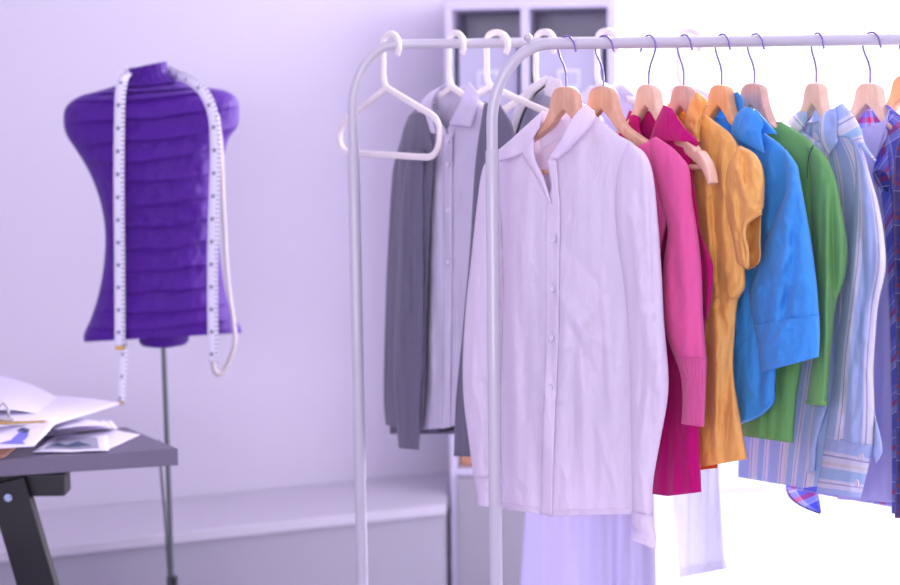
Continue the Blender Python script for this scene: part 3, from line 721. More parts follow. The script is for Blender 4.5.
c.creases = [(775, 250, 790, 290, 4, 0.005), (790, 220, 775, 310, 5, 0.006), (800, 250, 780, 330, 4, -0.005), (765, 290, 800, 240, 4, 0.004), (760, 320, 800, 330, 3, 0.003), (770, 350, 800, 300, 4, 0.003)]
c.tube([(783, 150), (786, 190), (773, 222), (763, 250), (752, 283), (750, 298), (754, 325)], [(786, 150), (797, 166), (799, 176), (803, 197), (811, 243), (816.5, 287), (818.5, 316)], 0.022, off=0.018, nt=80, ns=34, Tf=lambda t: 0.3+min(0.7, t*2.5)); sl = c.build('sleeve', M['blue'], g)
c.fold = 0.003; c.tube([(754, 324), (758, 342), (762.5, 372)], [(818.5, 315), (819, 335), (818, 357)], 0.022, off=0.0186, nt=30, ns=34, Tf=lambda t: 1); c.build('cuff', M['blue'], sl, solid=0.0024)
c = Cloth(p, 43, fold=0.003, lx=12, ly=30, micro=0.0015)
c.sheet([(746, 107), (738, 113), (733, 124), (731, 136)], [(752, 108), (763, 124), (761, 132), (764, 153)], 0.010, off=0.022, nt=34, ns=22, sb=0.85, offR=0.004); c.build('collar', M['blue'], g, solid=0.002)
c.sheet([(754, 111), (757, 120), (763, 133)], [(756, 110), (767, 122), (777, 134)], 0.004, off=0.002, nt=20, ns=10); c.build('collar', M['blue'], g, solid=0.002)
c.sheet([(700, 104), (706, 112), (712, 122)], [(737, 92), (743, 101), (742, 120)], 0.014, off=-0.004, sign=-1, nt=24, ns=24, Tf=lambda t: 1); c.build('collar_stand', M['blue'], g, solid=0.002)
# edge stitching along the curved tail
mb = MB(); mb.tube([p.pt(x, y, 0.012) for x, y in catmull([(742, 420), (756, 415), (767, 406), (773, 396)], 30)], 0.0008, 6); mb.build('hem', M['blue'], g)

# ---- 6 green top -----------------------------------------------------------------
p = FP(755, 62)
g = garment('green_top', p, 'green collarless long-sleeved jersey top next to the sky blue shirt', 'top')
c = Cloth(p, 51, fold=0.006, lx=9, ly=90, micro=0.0008)
bR = [(781, 122), (796, 131), (812, 144), (818, 175), (814, 250), (809, 320), (802, 360), (796, 400), (793, 443)]
bL = [(745, 122), (735, 150), (728, 190), (735, 260), (738, 330), (740, 400), (743, 436)]
fR = [(776, 128), (776, 170), (776, 240), (774, 320), (770, 380), (766, 439)]
c.sheet(fR, bR, 0.017, 0.5, 1, 1, nt=80, ns=26); c.sheet(bL, fR, 0.017, 0, 0.5, 1, nt=70, ns=20); c.sheet(bL, bR, 0.017, 0, 1, -1, nt=70, ns=34); c.build('body', M['green'], g)
c = Cloth(p, 52, fold=0.005, lx=8, ly=90, micro=0.0008)
c.creases = [(826, 175, 826, 400, 3.2, 0.009), (832, 180, 836, 330, 3, -0.008), (842, 200, 842, 290, 3, 0.006), (818, 200, 819, 400, 3, 0.005)]
c.tube([(806, 146), (811, 170), (813, 220), (813, 250), (816, 297), (817, 340), (811, 372), (806.5, 404)], [(812, 145), (824, 155), (831, 168), (837, 185), (842, 212), (847, 245), (845, 275), (836, 303), (832, 337), (829.5, 365), (827, 406)], 0.019, off=0.018, nt=90, ns=34, Tf=lambda t: 0.3+min(0.7, t*2.5)); c.build('sleeve', M['green'], g)
mb = MB(); mb.tube([p.pt(x, y, 0.031) for x, y in catmull([(813.5, 145), (809.5, 154), (807.5, 166), (807.5, 178)], 24)], 0.0009, 6); mb.build('seam', M['greyd'], g)
c = Cloth(p, 54, fold=0.002); c.sheet([(806.3, 400), (806, 404)], [(828, 401), (827.5, 406)], 0.014, off=0.021, nt=4, ns=20, Tf=lambda t: 1); c.build('cuff', M['green'], g, solid=0.002)

# ---- 7 blue striped shirt ------------------------------------------------------------
p = FP(817, 75)
g = garment('striped_shirt', p, 'pale blue striped shirt with broad collar and buttoned cuff', 'shirt')
c = Cloth(p, 61, fold=0.005, lx=8, ly=90, micro=0.0012)
bR = [(842, 118), (852, 134), (862, 150), (868, 170), (870, 220), (872, 300), (870, 380), (868, 440), (862, 480)]
bL = [(792, 125), (778, 150), (766, 190), (758, 260), (748, 340), (742, 400), (739, 440), (738, 477)]
fR = [(824, 146), (826, 200), (828, 260), (824, 340), (816, 400), (808, 450), (803, 488)]
c.sheet(fR, bR, 0.016, 0.5, 1, 1, nt=90, ns=30); c.sheet(bL, fR, 0.016, 0, 0.5, 1, nt=90, ns=34); c.sheet(bL, bR, 0.016, 0, 1, -1, nt=80, ns=44); c.build('body', M['stripe'], g)
c = Cloth(p, 62, fold=0.006, lx=8, ly=80, micro=0.0018)
c.creases = [(850, 210, 845, 420, 3.5, 0.007), (862, 200, 866, 330, 3.5, -0.006), (868, 300, 850, 400, 4, 0.005)]
c.tube([(853, 140), (856, 170), (853, 215), (847, 262), (842, 310), (836, 352), (831, 400), (825, 438)], [(857, 140), (866, 163), (871, 180), (877, 200), (883, 232), (885, 268), (878, 303), (875, 335), (873, 372), (874, 410), (873, 446)], 0.021, off=0.018, nt=90, ns=32, Tf=lambda t: 0.3+min(0.7, t*2.5)); sl = c.build('sleeve', M['stripe'], g)
c.fold = 0.002; c.tube([(826, 436), (822, 465), (817, 493)], [(873, 445), (867, 470), (860, 498)], 0.019, off=0.0185, nt=30, ns=30, Tf=lambda t: 1, swap=True); cf = c.build('cuff', M['stripe'], sl, solid=0.0024)
buttons(p, [(862, 457), (857, 483)], 0.039, g, r=0.0062)
c.tube([(872, 395), (873, 425), (872, 448)], [(874, 412), (882, 450), (876, 463)], 0.008, off=0.010, nt=20, ns=10); c.build('cuff_placket', M['stripe'], sl)
c.tube([(812, 405), (809, 430), (807, 474)], [(828, 405), (818, 440), (815, 470)], 0.008, off=0.020, nt=24, ns=14); c.build('sleeve', M['stripe'], g)
c = Cloth(p, 63, fold=0.003, lx=12, ly=30, micro=0.0015)
c.sheet([(826, 111), (821, 118), (820.5, 140), (828, 156)], [(836, 108), (838, 122), (837, 136), (838, 141)], 0.007, off=0.024, nt=34, ns=16); c.build('collar', M['stripe'], g, solid=0.002)
c.sheet([(836, 107), (837, 122), (837, 134), (850, 138), (862, 148), (874, 160)], [(842, 104), (851, 113), (860, 128), (863, 140), (868, 150), (876, 161)], 0.008, off=0.018, nt=40, ns=20, swap=True); c.build('collar', M['stripe'], g, solid=0.002)
c.sheet([(806, 107), (794, 115), (787, 123)], [(808, 118), (805, 126), (800, 133)], 0.006, off=0.004, nt=24, ns=14, swap=True); c.build('collar', M['stripe'], g, solid=0.002)
c.sheet([(806, 108), (803, 120), (805, 140)], [(832, 110), (830, 125), (826, 150)], 0.012, off=-0.004, sign=-1, nt=20, ns=24); c.build('collar_stand', M['stripe'], g)
mb = MB(); q = [p.pt(x, y, -0.010) for x, y in ((813.5, 131), (819.5, 131), (819, 141), (813, 140.5))]
mb.face([mb.vert(v) for v in q]); mb.build('size_label', M['label_mat'], g, smooth=False, solid=0.0006)

# ---- 8 plaid shirt under a white tank top ----------------------------------------------
p = FP(871, 62)
g = garment('plaid_shirt', p, 'blue and red plaid shirt under the white tank top at the right edge', 'shirt')
c = Cloth(p, 71, fold=0.006, lx=10, ly=90, micro=0.0015)
bL = [(858, 116), (845, 135), (836, 170), (830, 240), (826, 320), (822, 400), (800, 460), (785, 488)]
bR = [(888, 112), (905, 120), (925, 138), (930, 170), (928, 260), (926, 360), (924, 440), (922, 512)]
c.sheet([(857, 105)]+bL[1:], [(887, 105)]+bR[1:], 0.016, 0, 1, -1, nt=80, ns=50)
c.sheet([(882, 124), (876, 150), (872, 190), (882, 240), (888, 320), (892, 420), (892, 512)], bR, 0.016, 0.4, 1, 1, nt=80, ns=30)
c.build('body', M['plaid'], g)
c.sheet([(786, 487), (790, 496), (800, 505), (820, 513)], [(815, 480), (817, 488), (819, 500), (821, 512)], 0, off=-0.018, nt=20, ns=16); c.build('shirt_tail', M['plaid'], g)
mb = MB(); mb.tube([p.pt(x, y, -0.018) for x, y in catmull([(786, 487), (790, 497), (802, 506), (820, 513.5)], 24)], 0.0014, 6); mb.build('hem', M['plaid_shade'], g)
c = Cloth(p, 72, fold=0.006, lx=7, ly=50, micro=0.002)
c.tube([(873, 172), (874, 180), (879, 190), (883, 215), (887, 260), (890, 330), (892, 420), (892, 513)], [(888, 150), (890, 180), (893, 215), (896, 260), (898, 330), (898, 420), (898, 515)], 0.012, off=0.026, nt=80, ns=20); sl = c.build('sleeve', M['plaid'], g)
c2 = Cloth(p, 73, fold=0.005, lx=7, ly=60, micro=0.002)
c2.tube([(900, 135), (896, 150), (893.5, 180), (894, 240), (896, 320), (897, 420), (895, 518)], [(916, 138), (922, 160), (926, 200), (928, 280), (926, 360), (924, 440), (922, 519)], 0.016, off=0.044, nt=80, ns=24); o_ = c2.build('sleeve', M['plaid_shade'], g); o_['label'] = 'darker shaded plaid sleeve at the edge of the photo'
c.tube([(873, 172), (874, 178), (878, 185), (884, 190)], [(877, 170), (885, 172), (889, 182), (888, 192)], 0.010, off=0.036, nt=20, ns=14); c.build('cuff', M['plaid_shade'], sl)
g2 = garment('tank_top', p, 'white tank top layered over the plaid shirt, beside the striped shirt', 'tank top')
c = Cloth(p, 75, fold=0.004, lx=9, ly=110, micro=0.0008)
tR = [(884, 121), (887, 135), (881, 148), (875, 163), (874, 180), (881, 193), (886, 210), (885, 230), (889, 270), (892, 337), (895, 400), (896, 503)]
tL = [(860, 129), (846, 150), (842, 190), (840, 260), (838, 340), (838, 420), (838, 499)]
nk = [(860, 129), (866, 131), (873, 129), (880, 125), (884, 121)]
c.sheet([(858, 130)]+tL[1:], [(884, 121)]+tR[1:], 0.006, 0, 1, 1, off=0.020, nt=110, ns=34); c.build('body', M['tank'], g2)
c.sheet([(884, 121), (880, 127), (874, 132), (866, 150)], [(889, 110), (886, 125), (881, 142), (876, 160)], 0.004, off=0.026, nt=24, ns=10); c.build('strap', M['tank'], g2)
c.sheet([(822, 480), (822, 490), (824, 500)], [(896, 490), (895, 505), (893, 516)], 0.004, off=-0.022, nt=16, ns=40); c.build('back_panel', M['sheer'], g2)


# ================================================================== GARMENTS ON THE REAR RAIL
# ---- lavender shirt with the grey cardigan over it
p = FP(456, 57, YB)
g = garment('lavender_shirt', p, 'pale lavender collared shirt worn under the grey cardigan on the rear rail', 'shirt')
c = Cloth(p, 101, fold=0.005, lx=9, ly=90, micro=0.0015)
bR = [(470, 92), (485, 104), (500, 112), (500, 160), (492, 260), (482, 350), (477, 420)]
bL = [(436, 96), (424, 108), (410, 120), (412, 160), (418, 260), (421, 350), (421, 430)]
op = [(446, 130), (447, 180), (447, 260), (446, 350), (445, 428)]
c.creases = [(436, 150, 442, 300, 3, 0.004), (455, 180, 458, 400, 3, -0.004), (430, 200, 433, 400, 3, 0.004)]
c.sheet([(432, 110), (416, 122)]+bL[3:], op, 0.020, 0, 0.5, 1, off=0.010, nt=70, ns=18); c.sheet([(448, 128)]+op[1:], bR, 0.020, 0.5, 1, 1, off=0.012, nt=70, ns=22); c.sheet(bL, bR, 0.018, 0, 1, -1, nt=60, ns=34)
c.build('body', M['lav'], g)
c.sheet([(443, 135), (444, 260), (442, 429)], [(452, 132), (452, 260), (450, 427)], 0, off=0.035, nt=60, ns=5); c.build('placket', M['lav'], g, solid=0.002)
buttons(p, [(448, 140), (448, 164), (448, 210), (448, 262)], 0.038, g)
c = Cloth(p, 103, fold=0.001)
c.sheet([(469, 82), (461, 100), (449, 125)], [(479, 94), (476, 110), (472, 127)], 0.007, off=0.034, nt=24, ns=14, swap=True); c.build('collar', M['cream'] if False else M['lav'], g, solid=0.002)
c.sheet([(446, 84), (425, 98), (409, 131)], [(435, 92), (432, 112), (437, 134)], 0.008, off=0.026, nt=24, ns=14); c.build('collar', M['lav'], g, solid=0.002)
c.sheet([(437, 92), (436, 108)], [(470, 86), (466, 112)], 0.014, off=-0.004, sign=-1, nt=14, ns=20); c.build('collar_stand', M['lav'], g)
g = garment('grey_cardigan', p, 'dark grey knitted cardigan hanging open over the lavender shirt on the rear rail', 'cardigan')
c = Cloth(p, 105, fold=0.007, lx=8, ly=90, micro=0.001)
c.creases = [(405, 140, 398, 380, 3, 0.008), (414, 140, 412, 400, 2.5, -0.006), (424, 160, 420, 400, 3, 0.006)]
c.sheet([(414, 112), (404, 128), (399, 160), (392, 240), (388, 330), (387, 425)], [(424, 112), (433, 150), (430, 220), (427, 300), (425, 380), (421, 434)], 0.020, 0, 0.55, 1, off=0.024, nt=80, ns=24)
c.sheet([(484, 104), (476, 160), (470, 250), (462, 340), (456, 400), (454, 456)], [(500, 104), (514, 130), (518, 200), (516, 300), (508, 400), (503, 458)], 0.020, 0.5, 1, 1, off=0.032, nt=80, ns=24)
c.sheet([(428, 104), (408, 118), (399, 160), (392, 240), (388, 330), (390, 434)], [(484, 102), (504, 112), (514, 140), (518, 200), (516, 300), (500, 434)], 0.024, 0, 1, -1, off=0, nt=60, ns=40)
c.build('body', M['grey'], g)
c.tube([(408, 118), (398, 150), (393, 170), (388, 250), (385, 330), (384, 400), (386, 425)], [(414, 118), (408, 150), (404, 200), (399, 300), (398, 400), (397, 425)], 0.013, off=-0.004, nt=70, ns=16); sl = c.build('sleeve', M['grey'], g)
c.tube([(408, 150), (402, 200), (397, 280), (394, 350), (395, 400), (399, 448)], [(424, 150), (424, 220), (425, 300), (424, 360), (421, 400), (419, 450)], 0.016, off=0.044, nt=70, ns=22); c.build('sleeve', M['grey'], g)
c.fold = 0.001; c.sheet([(421, 427), (421, 434)], [(462, 424), (460, 430)], 0.004, off=-0.026, nt=6, ns=20); c.build('hem', M['greyd'], g)

# ---- fine striped top with black trim
p = FP(545, 60, YB)
g = garment('striped_knit_top', p, 'fine-striped top with a pale border and black trim, half hidden behind the white shirt', 'top')
c = Cloth(p, 111, fold=0.004, lx=9, ly=90)
c.tube([(530, 92), (518, 118), (512, 150), (514, 250), (516, 340), (518, 420)], [(560, 88), (578, 110), (590, 140), (588, 250), (586, 340), (584, 420)], 0.018, nt=60, ns=34); c.build('body', M['fine'], g)
c.sheet([(546, 76), (528, 88), (516, 108), (511, 132)], [(548, 82), (534, 96), (522, 116), (516, 138)], 0.003, off=0.026, nt=30, ns=8); c.build('border', M['cream'], g, solid=0.003)
mb = MB(); mb.tube([p.pt(x, y, 0.027) for x, y in catmull([(546, 85), (534, 95), (524, 112), (516, 136)], 24)], 0.0026, 8); mb.build('trim', M['blackt'], g)
c.sheet([(549, 76), (546, 84), (545, 95)], [(561, 80), (562, 92), (558, 100)], 0.003, off=0.026, nt=20, ns=8); c.build('border', M['cream'], g, solid=0.003)

# ---- long pale gown
p = FP(607, 58, YB)
g = garment('voile_gown', p, 'long pale voile gown hanging behind the white shirt, its skirt falling below the shirt hem', 'gown')
c = Cloth(p, 121, fold=0.020, lx=15, ly=260, micro=0.0008)
c.creases = [(580, 480, 580, 640, 5, -0.014), (615, 480, 618, 640, 5, -0.012), (555, 480, 552, 640, 5, 0.010)]
c.sheet([(590, 86), (578, 100), (570, 125), (566, 200), (552, 340), (530, 470), (520, 590), (516, 690)], [(622, 84), (636, 98), (644, 125), (640, 200), (642, 340), (652, 470), (656, 590), (657, 690)], 0.024, nt=120, ns=60)
c.sheet([(590, 86), (578, 100), (570, 125), (566, 200), (552, 340), (530, 470), (520, 590), (516, 690)], [(622, 84), (636, 98), (644, 125), (640, 200), (642, 340), (652, 470), (656, 590), (657, 690)], 0.024, sign=-1, nt=100, ns=40)
c.build('body', M['skirt'], g)
# ---- shorter sheer dress against the window
p = FP(690, 58, YB)
g = garment('sheer_dress', p, 'sheer white dress against the bright window, hem showing below the magenta top', 'dress')
c = Cloth(p, 131, fold=0.010, lx=8, ly=160, micro=0.0008)
L_ = [(676, 90), (668, 110), (664, 200), (668, 350), (672, 480), (680, 577)]; R_ = [(704, 90), (714, 108), (716, 200), (718, 350), (720, 480), (727, 568)]
c.tube(L_, R_, 0.02, nt=90, ns=40); c.build('body', M['sheer'], g)
c.tube([(679.5, 569), (680, 577.5)], [(726, 560), (727, 568.5)], 0.0205, nt=6, ns=40, Tf=lambda t: 1); c.build('hem', M['sheer'], g)

# ================================================================== DRESS FORM
p = Plane(153, 200, 3.4, 0)
g = empty('dress_form', (p.B.x+0.02, 3.4, 0), 'purple pleated dress form on a thin grey pole by the wall', 'mannequin')
L_ = [(126, 69), (126.5, 76), (119, 84), (98, 91), (78, 97), (66, 107), (63.5, 120), (66, 134), (76, 150), (87, 168), (95, 186), (101, 205), (105, 230), (104, 262), (99, 292), (91, 318), (84, 334), (84, 342)]
R_ = [(167, 61), (168, 73), (182, 81), (205, 87), (226, 91), (237, 99), (239, 112), (237.5, 126), (229, 138), (225, 152), (222, 168), (220, 190), (218, 225), (220, 255), (225, 290), (232, 314), (241, 328), (241.5, 333)]
NT, NS = 260, 90
Lp = catmull(L_, NT); Rp = catmull(R_, NT)
TK = [0.085, 0.155, 0.215, 0.285, 0.355, 0.425, 0.495, 0.565, 0.635, 0.705, 0.77, 0.835, 0.90, 0.955]
def form_off(i, q, sign):
    t = i/NT
    prof = max(0, 4*q*(1-q))**0.5
    # depth of the torso: neck, shoulders, chest, waist, hip
    ks = [(0, 0.040), (0.08, 0.045), (0.16, 0.07), (0.28, 0.105), (0.42, 0.118), (0.55, 0.108), (0.68, 0.090), (0.82, 0.100), (1.0, 0.115)]
    T = ks[-1][1]
    for (a, b), (a2, b2) in zip(ks, ks[1:]):
        if a <= t <= a2: u = (t-a)/(a2-a); u = u*u*(3-2*u); T = b+(b2-b)*u; break
    o = T*prof
    x = q
    tt = t + 0.012*math.sin(x*PI)*-1 + 0.006*nz(x*4, t*9, 3)
    d = 0
    for k, c0 in enumerate(TK):
        A_ = 0.010
        c1 = c0+0.006*nz(k*3.1, x*3, 8)
        e = (tt-c1)
        if -0.06 < e < 0.006: d += A_*(1+e/0.06)**1.5 if e < 0 else A_*(1-e/0.006)
    d += 0.004*nz(x*9, t*26, 5)+0.003*nz(x*16+t*8, t*30, 11) + 0.0015*nz(x*40, t*60, 2)
    return sign*(o + d*(0.15+prof))
mb = MB(); grid = {}
for sign in (1, -1):
    rows = []
    for i in range(NT+1):
        rows.append([mb.vert(p.pt(*(Lp[i].lerp(Rp[i], (1-math.cos(PI*j/NS))/2)), form_off(i, (1-math.cos(PI*j/NS))/2, sign))) for j in range(NS+1)])
    for i in range(NT):
        for j in range(NS): mb.face((rows[i][j], rows[i][j+1], rows[i+1][j+1], rows[i+1][j]))
    if sign == 1: top_f, bot_f = rows[0], rows[-1]
    else:
        mb.face(top_f+rows[0][::-1][1:-1])
mb.build('torso', M['purple'], g, weld=0.0004)
# under-body that closes the torso below the fabric hem
mb = MB(); rings = []
for k, (a, b, h) in enumerate([(0.06, 0.06, 325), (0.058, 0.058, 341), (0.052, 0.052, 344), (0.030, 0.030, 346), (0.010, 0.010, 346.5)]):
    cpt = P(164, h, 3.4)
    rings.append([mb.vert(cpt+Vector((a*math.cos(2*PI*q/40)*0.97, b*math.sin(2*PI*q/40), 0))) for q in range(40)])
for i in range(len(rings)-1):
    for q in range(40): mb.face((rings[i][q], rings[i][(q+1) % 40], rings[i+1][(q+1) % 40], rings[i+1][q]))
mb.face(rings[-1]); mb.build('base_cap', M['purple'], g)
px0 = P(163.8, 349, 3.4)
mb = MB(); mb.tube([px0+Vector((0, 0, 0.01)), (px0.x, 3.4, 0.30)], 0.0062, 14); mb.build('pole', M['steel'], g, sharp=1)
mb = MB(); mb.tube([(px0.x, 3.4, 0.26), (px0.x, 3.4, 0.345)], 0.013, 16); mb.build('pole_collar', M['black'], g, sharp=1)
for k in range(3):
    a = PI/2+k*2*PI/3+0.5
    mb = MB(); mb.tube([(px0.x, 3.4, 0.30), (px0.x+0.12*math.cos(a), 3.4+0.12*math.sin(a), 0.20), (px0.x+0.27*math.cos(a), 3.4+0.27*math.sin(a), 0.012)], 0.008, 10); mb.build('leg', M['black'], g, sharp=1)
mb = MB(); mb.tube([P(x, y, 3.385) for x, y in catmull([(159, 440), (161, 470), (164.5, 510), (167, 545), (169, 575), (171, 600)], 40)], 0.003, 8); mb.build('cord', M['cord'], g)

# measuring tape round the neck
def tape_pts(pts, w, name, parent, m='tape', nrm=None):
    """pts: (px,py,Y); a thin ribbon w wide, facing the viewer side"""
    c3 = catmull(pts, 120); P3 = [P(a.x, a.y, a.z) for a in c3]
    mb = MB(); prev = None; L = 0
    for i, q in enumerate(P3):
        a = P3[max(0, i-1)]; b = P3[min(len(P3)-1, i+1)]; t = (b-a).normalized()
        tw = nrm(i/120) if nrm else 0.0
        side = t.cross(Vector((math.sin(tw), -math.cos(tw), 0)))
        side = side.normalized()*w/2
        if i: L += (q-P3[i-1]).length
        cur = (mb.vert(q-side), mb.vert(q+side), L)
        if prev: mb.face((prev[0], prev[1], cur[1], cur[0]), [(0, prev[2]), (1, prev[2]), (1, cur[2]), (0, cur[2])])
        prev = cur
    return mb.build(name, M[m], parent, solid=0.0008)
tp = empty('measuring_tape', P(150, 80, 3.4), 'white measuring tape draped round the neck of the purple dress form', 'measuring tape')
fY = 3.4-0.085
tape_pts([(127, 73, 3.34), (123, 79, 3.30), (120.5, 92, 3.285), (119.5, 120, 3.28), (119, 160, 3.272), (119, 200, 3.272), (119.5, 250, 3.28), (119.8, 300, 3.285), (120, 346, 3.285)], 0.0235, 'strip', tp)
tape_pts([(123, 330, 3.30), (123.5, 350, 3.295), (123, 370, 3.29), (120.5, 402, 3.29)], 0.017, 'strip', tp, nrm=lambda t: 0.5)
tape_pts([(176, 75, 3.38), (188, 79, 3.33), (201, 89, 3.30), (209, 102, 3.29), (214, 120, 3.285), (215.5, 150, 3.282), (214.5, 190, 3.280), (213, 240, 3.28), (212.5, 290, 3.28), (213, 335, 3.28), (213, 362, 3.28)], 0.0235, 'strip', tp)
tape_pts([(213, 361, 3.28), (214.5, 370, 3.284), (218, 374, 3.29), (223, 372, 3.30), (231, 357, 3.31), (235, 342, 3.315), (234, 325, 3.32), (229, 290, 3.33), (226, 255, 3.33), (225, 235, 3.33), (223, 200, 3.30), (221, 150, 3.29), (217, 115, 3.29)], 0.0140, 'strip', tp, 'tape_back', nrm=lambda t: 0.9)
tape_pts([(127, 73, 3.36), (140, 70, 3.43), (155, 69, 3.45), (170, 71, 3.43), (177, 75, 3.38)], 0.02, 'strip', tp)
def tip(px, py, Y, w, h):
    c0 = P(px, py, Y); mb = MB(); mb.box(c0.x-w/2, c0.x+w/2, Y-0.0015, Y+0.0015, c0.z-h/2, c0.z+h/2); mb.build('metal_tip', M['brass'], tp, smooth=False, bevel=0.0006)
tip(120, 348, 3.284, 0.021, 0.008); tip(120.3, 403, 3.289, 0.015, 0.009)

# ================================================================== TABLE
ZT = P(178, 447, 2.98).z
def on(px, py, z=None):
    """point where the view ray meets the height z"""
    r = ray(px, py); k = ((z if z is not None else ZT)-CAM.z)/r.z; return CAM+r*k
c1 = on(178, 448.5); c2 = on(126, 427); d12 = (c2-c1)
frontdir = (on(0, 459.5)-c1); frontdir.normalize()
c1l = c1+frontdir*1.3; c2l = c2+frontdir*1.25
root = empty('work_table', (c1.x-0.4, c1.y, 0), 'grey-topped work table with black steel trestle at the lower left', 'table')
mb = MB()
quad = [c1, c2, c2l, c1l]
up = [mb.vert((q.x, q.y, ZT)) for q in quad]; dn = [mb.vert((q.x, q.y, ZT-0.035)) for q in quad]
mb.face(up); mb.face(dn[::-1])
for i in range(4): mb.face((up[i], up[(i+1) % 4], dn[(i+1) % 4], dn[i]))
mb.build('tabletop', M['tabletop'], root, smooth=False, bevel=0.0015)
# trestle: rail under the top, two slanted legs, bolt
yb = on(68, 484, ZT-0.035).y
def quad_bar(a, b, w, t, name, m, parent):
    a = Vector(a); b = Vector(b); d = (b-a).normalized(); s_ = d.cross(Vector((0, 1, 0))).normalized()*w/2; n_ = Vector((0, 1, 0))*t/2
    mb = MB(); A = [mb.vert(a+s_-n_), mb.vert(a+s_+n_), mb.vert(a-s_+n_), mb.vert(a-s_-n_)]; B = [mb.vert(b+s_-n_), mb.vert(b+s_+n_), mb.vert(b-s_+n_), mb.vert(b-s_-n_)]
    mb.face(A[::-1]); mb.face(B)
    for i in range(4): mb.face((A[i], A[(i+1) % 4], B[(i+1) % 4], B[i]))
    return mb.build(name, m, parent, smooth=False, bevel=0.003)
Yt = 2.93
a = P(68, 490, Yt); zt = ZT-0.036
quad_bar((a.x, Yt, zt-0.022), (a.x-0.55, Yt, zt-0.022), 0.044, 0.05, 'top_rail', M['black'], root)
quad_bar((a.x, Yt+0.10, zt-0.008), (a.x-0.55, Yt+0.10, zt-0.008), 0.016, 0.03, 'top_rail', M['black'], root)
b0 = P(8, 490, Yt-0.03); b1 = P(38, 590, Yt-0.03); dd = (b1-b0); k_ = (0.0-b0.z)/dd.z
e = b0+dd*k_
quad_bar((b0.x, Yt-0.03, b0.z+0.02), (e.x, Yt-0.03, 0.0), 0.075, 0.028, 'leg', M['black'], root)
quad_bar((b0.x-0.1, Yt-0.03, b0.z+0.0), (b0.x-0.1-(e.x-b0.x)*1.0, Yt-0.03, 0.0), 0.058, 0.028, 'leg', M['black'], root)
for xx in (-0.75,):
    for sx in (1, -1): quad_bar((b0.x+xx, Yt+0.25, zt-0.02), (b0.x+xx+sx*0.2, Yt+0.25, 0.0), 0.05, 0.028, 'leg', M['black'], root)
bc = P(9, 497, Yt-0.048); mb = MB()
mb.tube([bc, bc+Vector((0, -0.007, 0))], 0.0085, 6); mb.tube([bc+Vector((0, -0.006, 0)), bc+Vector((0, -0.011, 0))], 0.0048, 16); mb.build('bolt', M['bolt'], root, sharp=0.5)

# papers: each a bent sheet given by its four corners (px,py) and heights above the table
def sheet_on(name, cs, m, label, bend=0.0, n=14, group=None, cat='paper', th=0.0006):
    pts = [on(x, y, ZT+h) for x, y, h in cs]
    root = empty(name, pts[0], label, cat, group); mb = MB(); g_ = []
    for i in range(n+1):
        row = []
        for j in range(n+1):
            u, v = i/n, j/n
            q = pts[0]*(1-u)*(1-v)+pts[1]*u*(1-v)+pts[2]*u*v+pts[3]*(1-u)*v
            q = q+Vector((0, 0, bend*4*u*(1-u) + 0.0015*nz(u*3, v*3, len(label))))
            row.append(mb.vert(q))
        g_.append(row)
    for i in range(n):
        for j in range(n): mb.face((g_[i][j], g_[i][j+1], g_[i+1][j+1], g_[i+1][j]))
    mb.build('paper', m, root, solid=th); return root
def decal(root, name, poly, m, h):
    mb = MB(); mb.face([mb.vert(on(x, y, ZT+h)) for x, y in poly]); mb.build(name, m, root, smooth=False, solid=0.0003)
sheet_on('loose_sheet', [(109, 449, 0.001), (140, 434.5, 0.001), (112, 430, 0.001), (60, 436, 0.001)], M['paper'], 'plain white sheet whose corner points right on the grey table', 0)
s1 = sheet_on('printed_sheet', [(32, 452.5, 0.004), (109, 450.5, 0.004), (107, 436, 0.004), (60, 432, 0.004)], M['paper'], 'white sheet with a grey printed picture near the table front')
decal(s1, 'print', [(44, 448.5), (58, 438), (97, 437.5), (99, 447.5)], M['ink_grey'], 0.0056)
decal(s1, 'print', [(50, 446), (58, 442), (66, 445), (78, 441), (92, 445.5), (70, 447)], M['ink_dark'], 0.0062)
for k in range(5):
    sheet_on('stacked_sheet', [(46+2*k, 436-1.5*k, 0.006+0.006*k), (118-3*k, 429-0.8*k, 0.006+0.006*k), (112-4*k, 421, 0.006+0.006*k), (40, 424-k, 0.006+0.006*k)], M['paper_lilac'] if k % 2 else M['paper'], ['bottom white sheet of the pile behind the sketch', 'lilac sheet just above the bottom of the pile', 'white sheet in the middle of the pile, between two lilac ones', 'upper lilac sheet of the pile below the large curled sheet', 'white sheet directly under the large curled sheet'][k], 0.003, group=None)
sheet_on('curled_sheet', [(-60, 442, 0.05), (56, 424, 0.045), (122, 403.5, 0.050), (-30, 398, 0.05)], M['paper'], 'large white curled sheet sweeping to a point on top of the pile', 0.012, n=24)
sheet_on('curled_sheet', [(-70, 425, 0.056), (40, 415, 0.056), (66, 402, 0.052), (-40, 372, 0.11)], M['paper'], 'white sheet rising at the left edge behind the curled sheet', 0.02, n=24)
s2 = sheet_on('sketch_sheet', [(-60, 452, 0.03), (34, 446.5, 0.028), (58, 421.5, 0.055), (-60, 425, 0.058)], M['paper'], 'fashion sketch sheet with a blue gown drawing hanging over the pile', 0.0, n=16)
def sk(u, v):
    a_ = [(-60, 452, 0.03), (34, 446.5, 0.028), (58, 421.5, 0.055), (-60, 425, 0.058)]
    pts = [on(x, y, ZT+h) for x, y, h in a_]
    return pts[0]*(1-u)*(1-v)+pts[1]*u*(1-v)+pts[2]*u*v+pts[3]*(1-u)*v+Vector((0, -0.001, 0.0022))
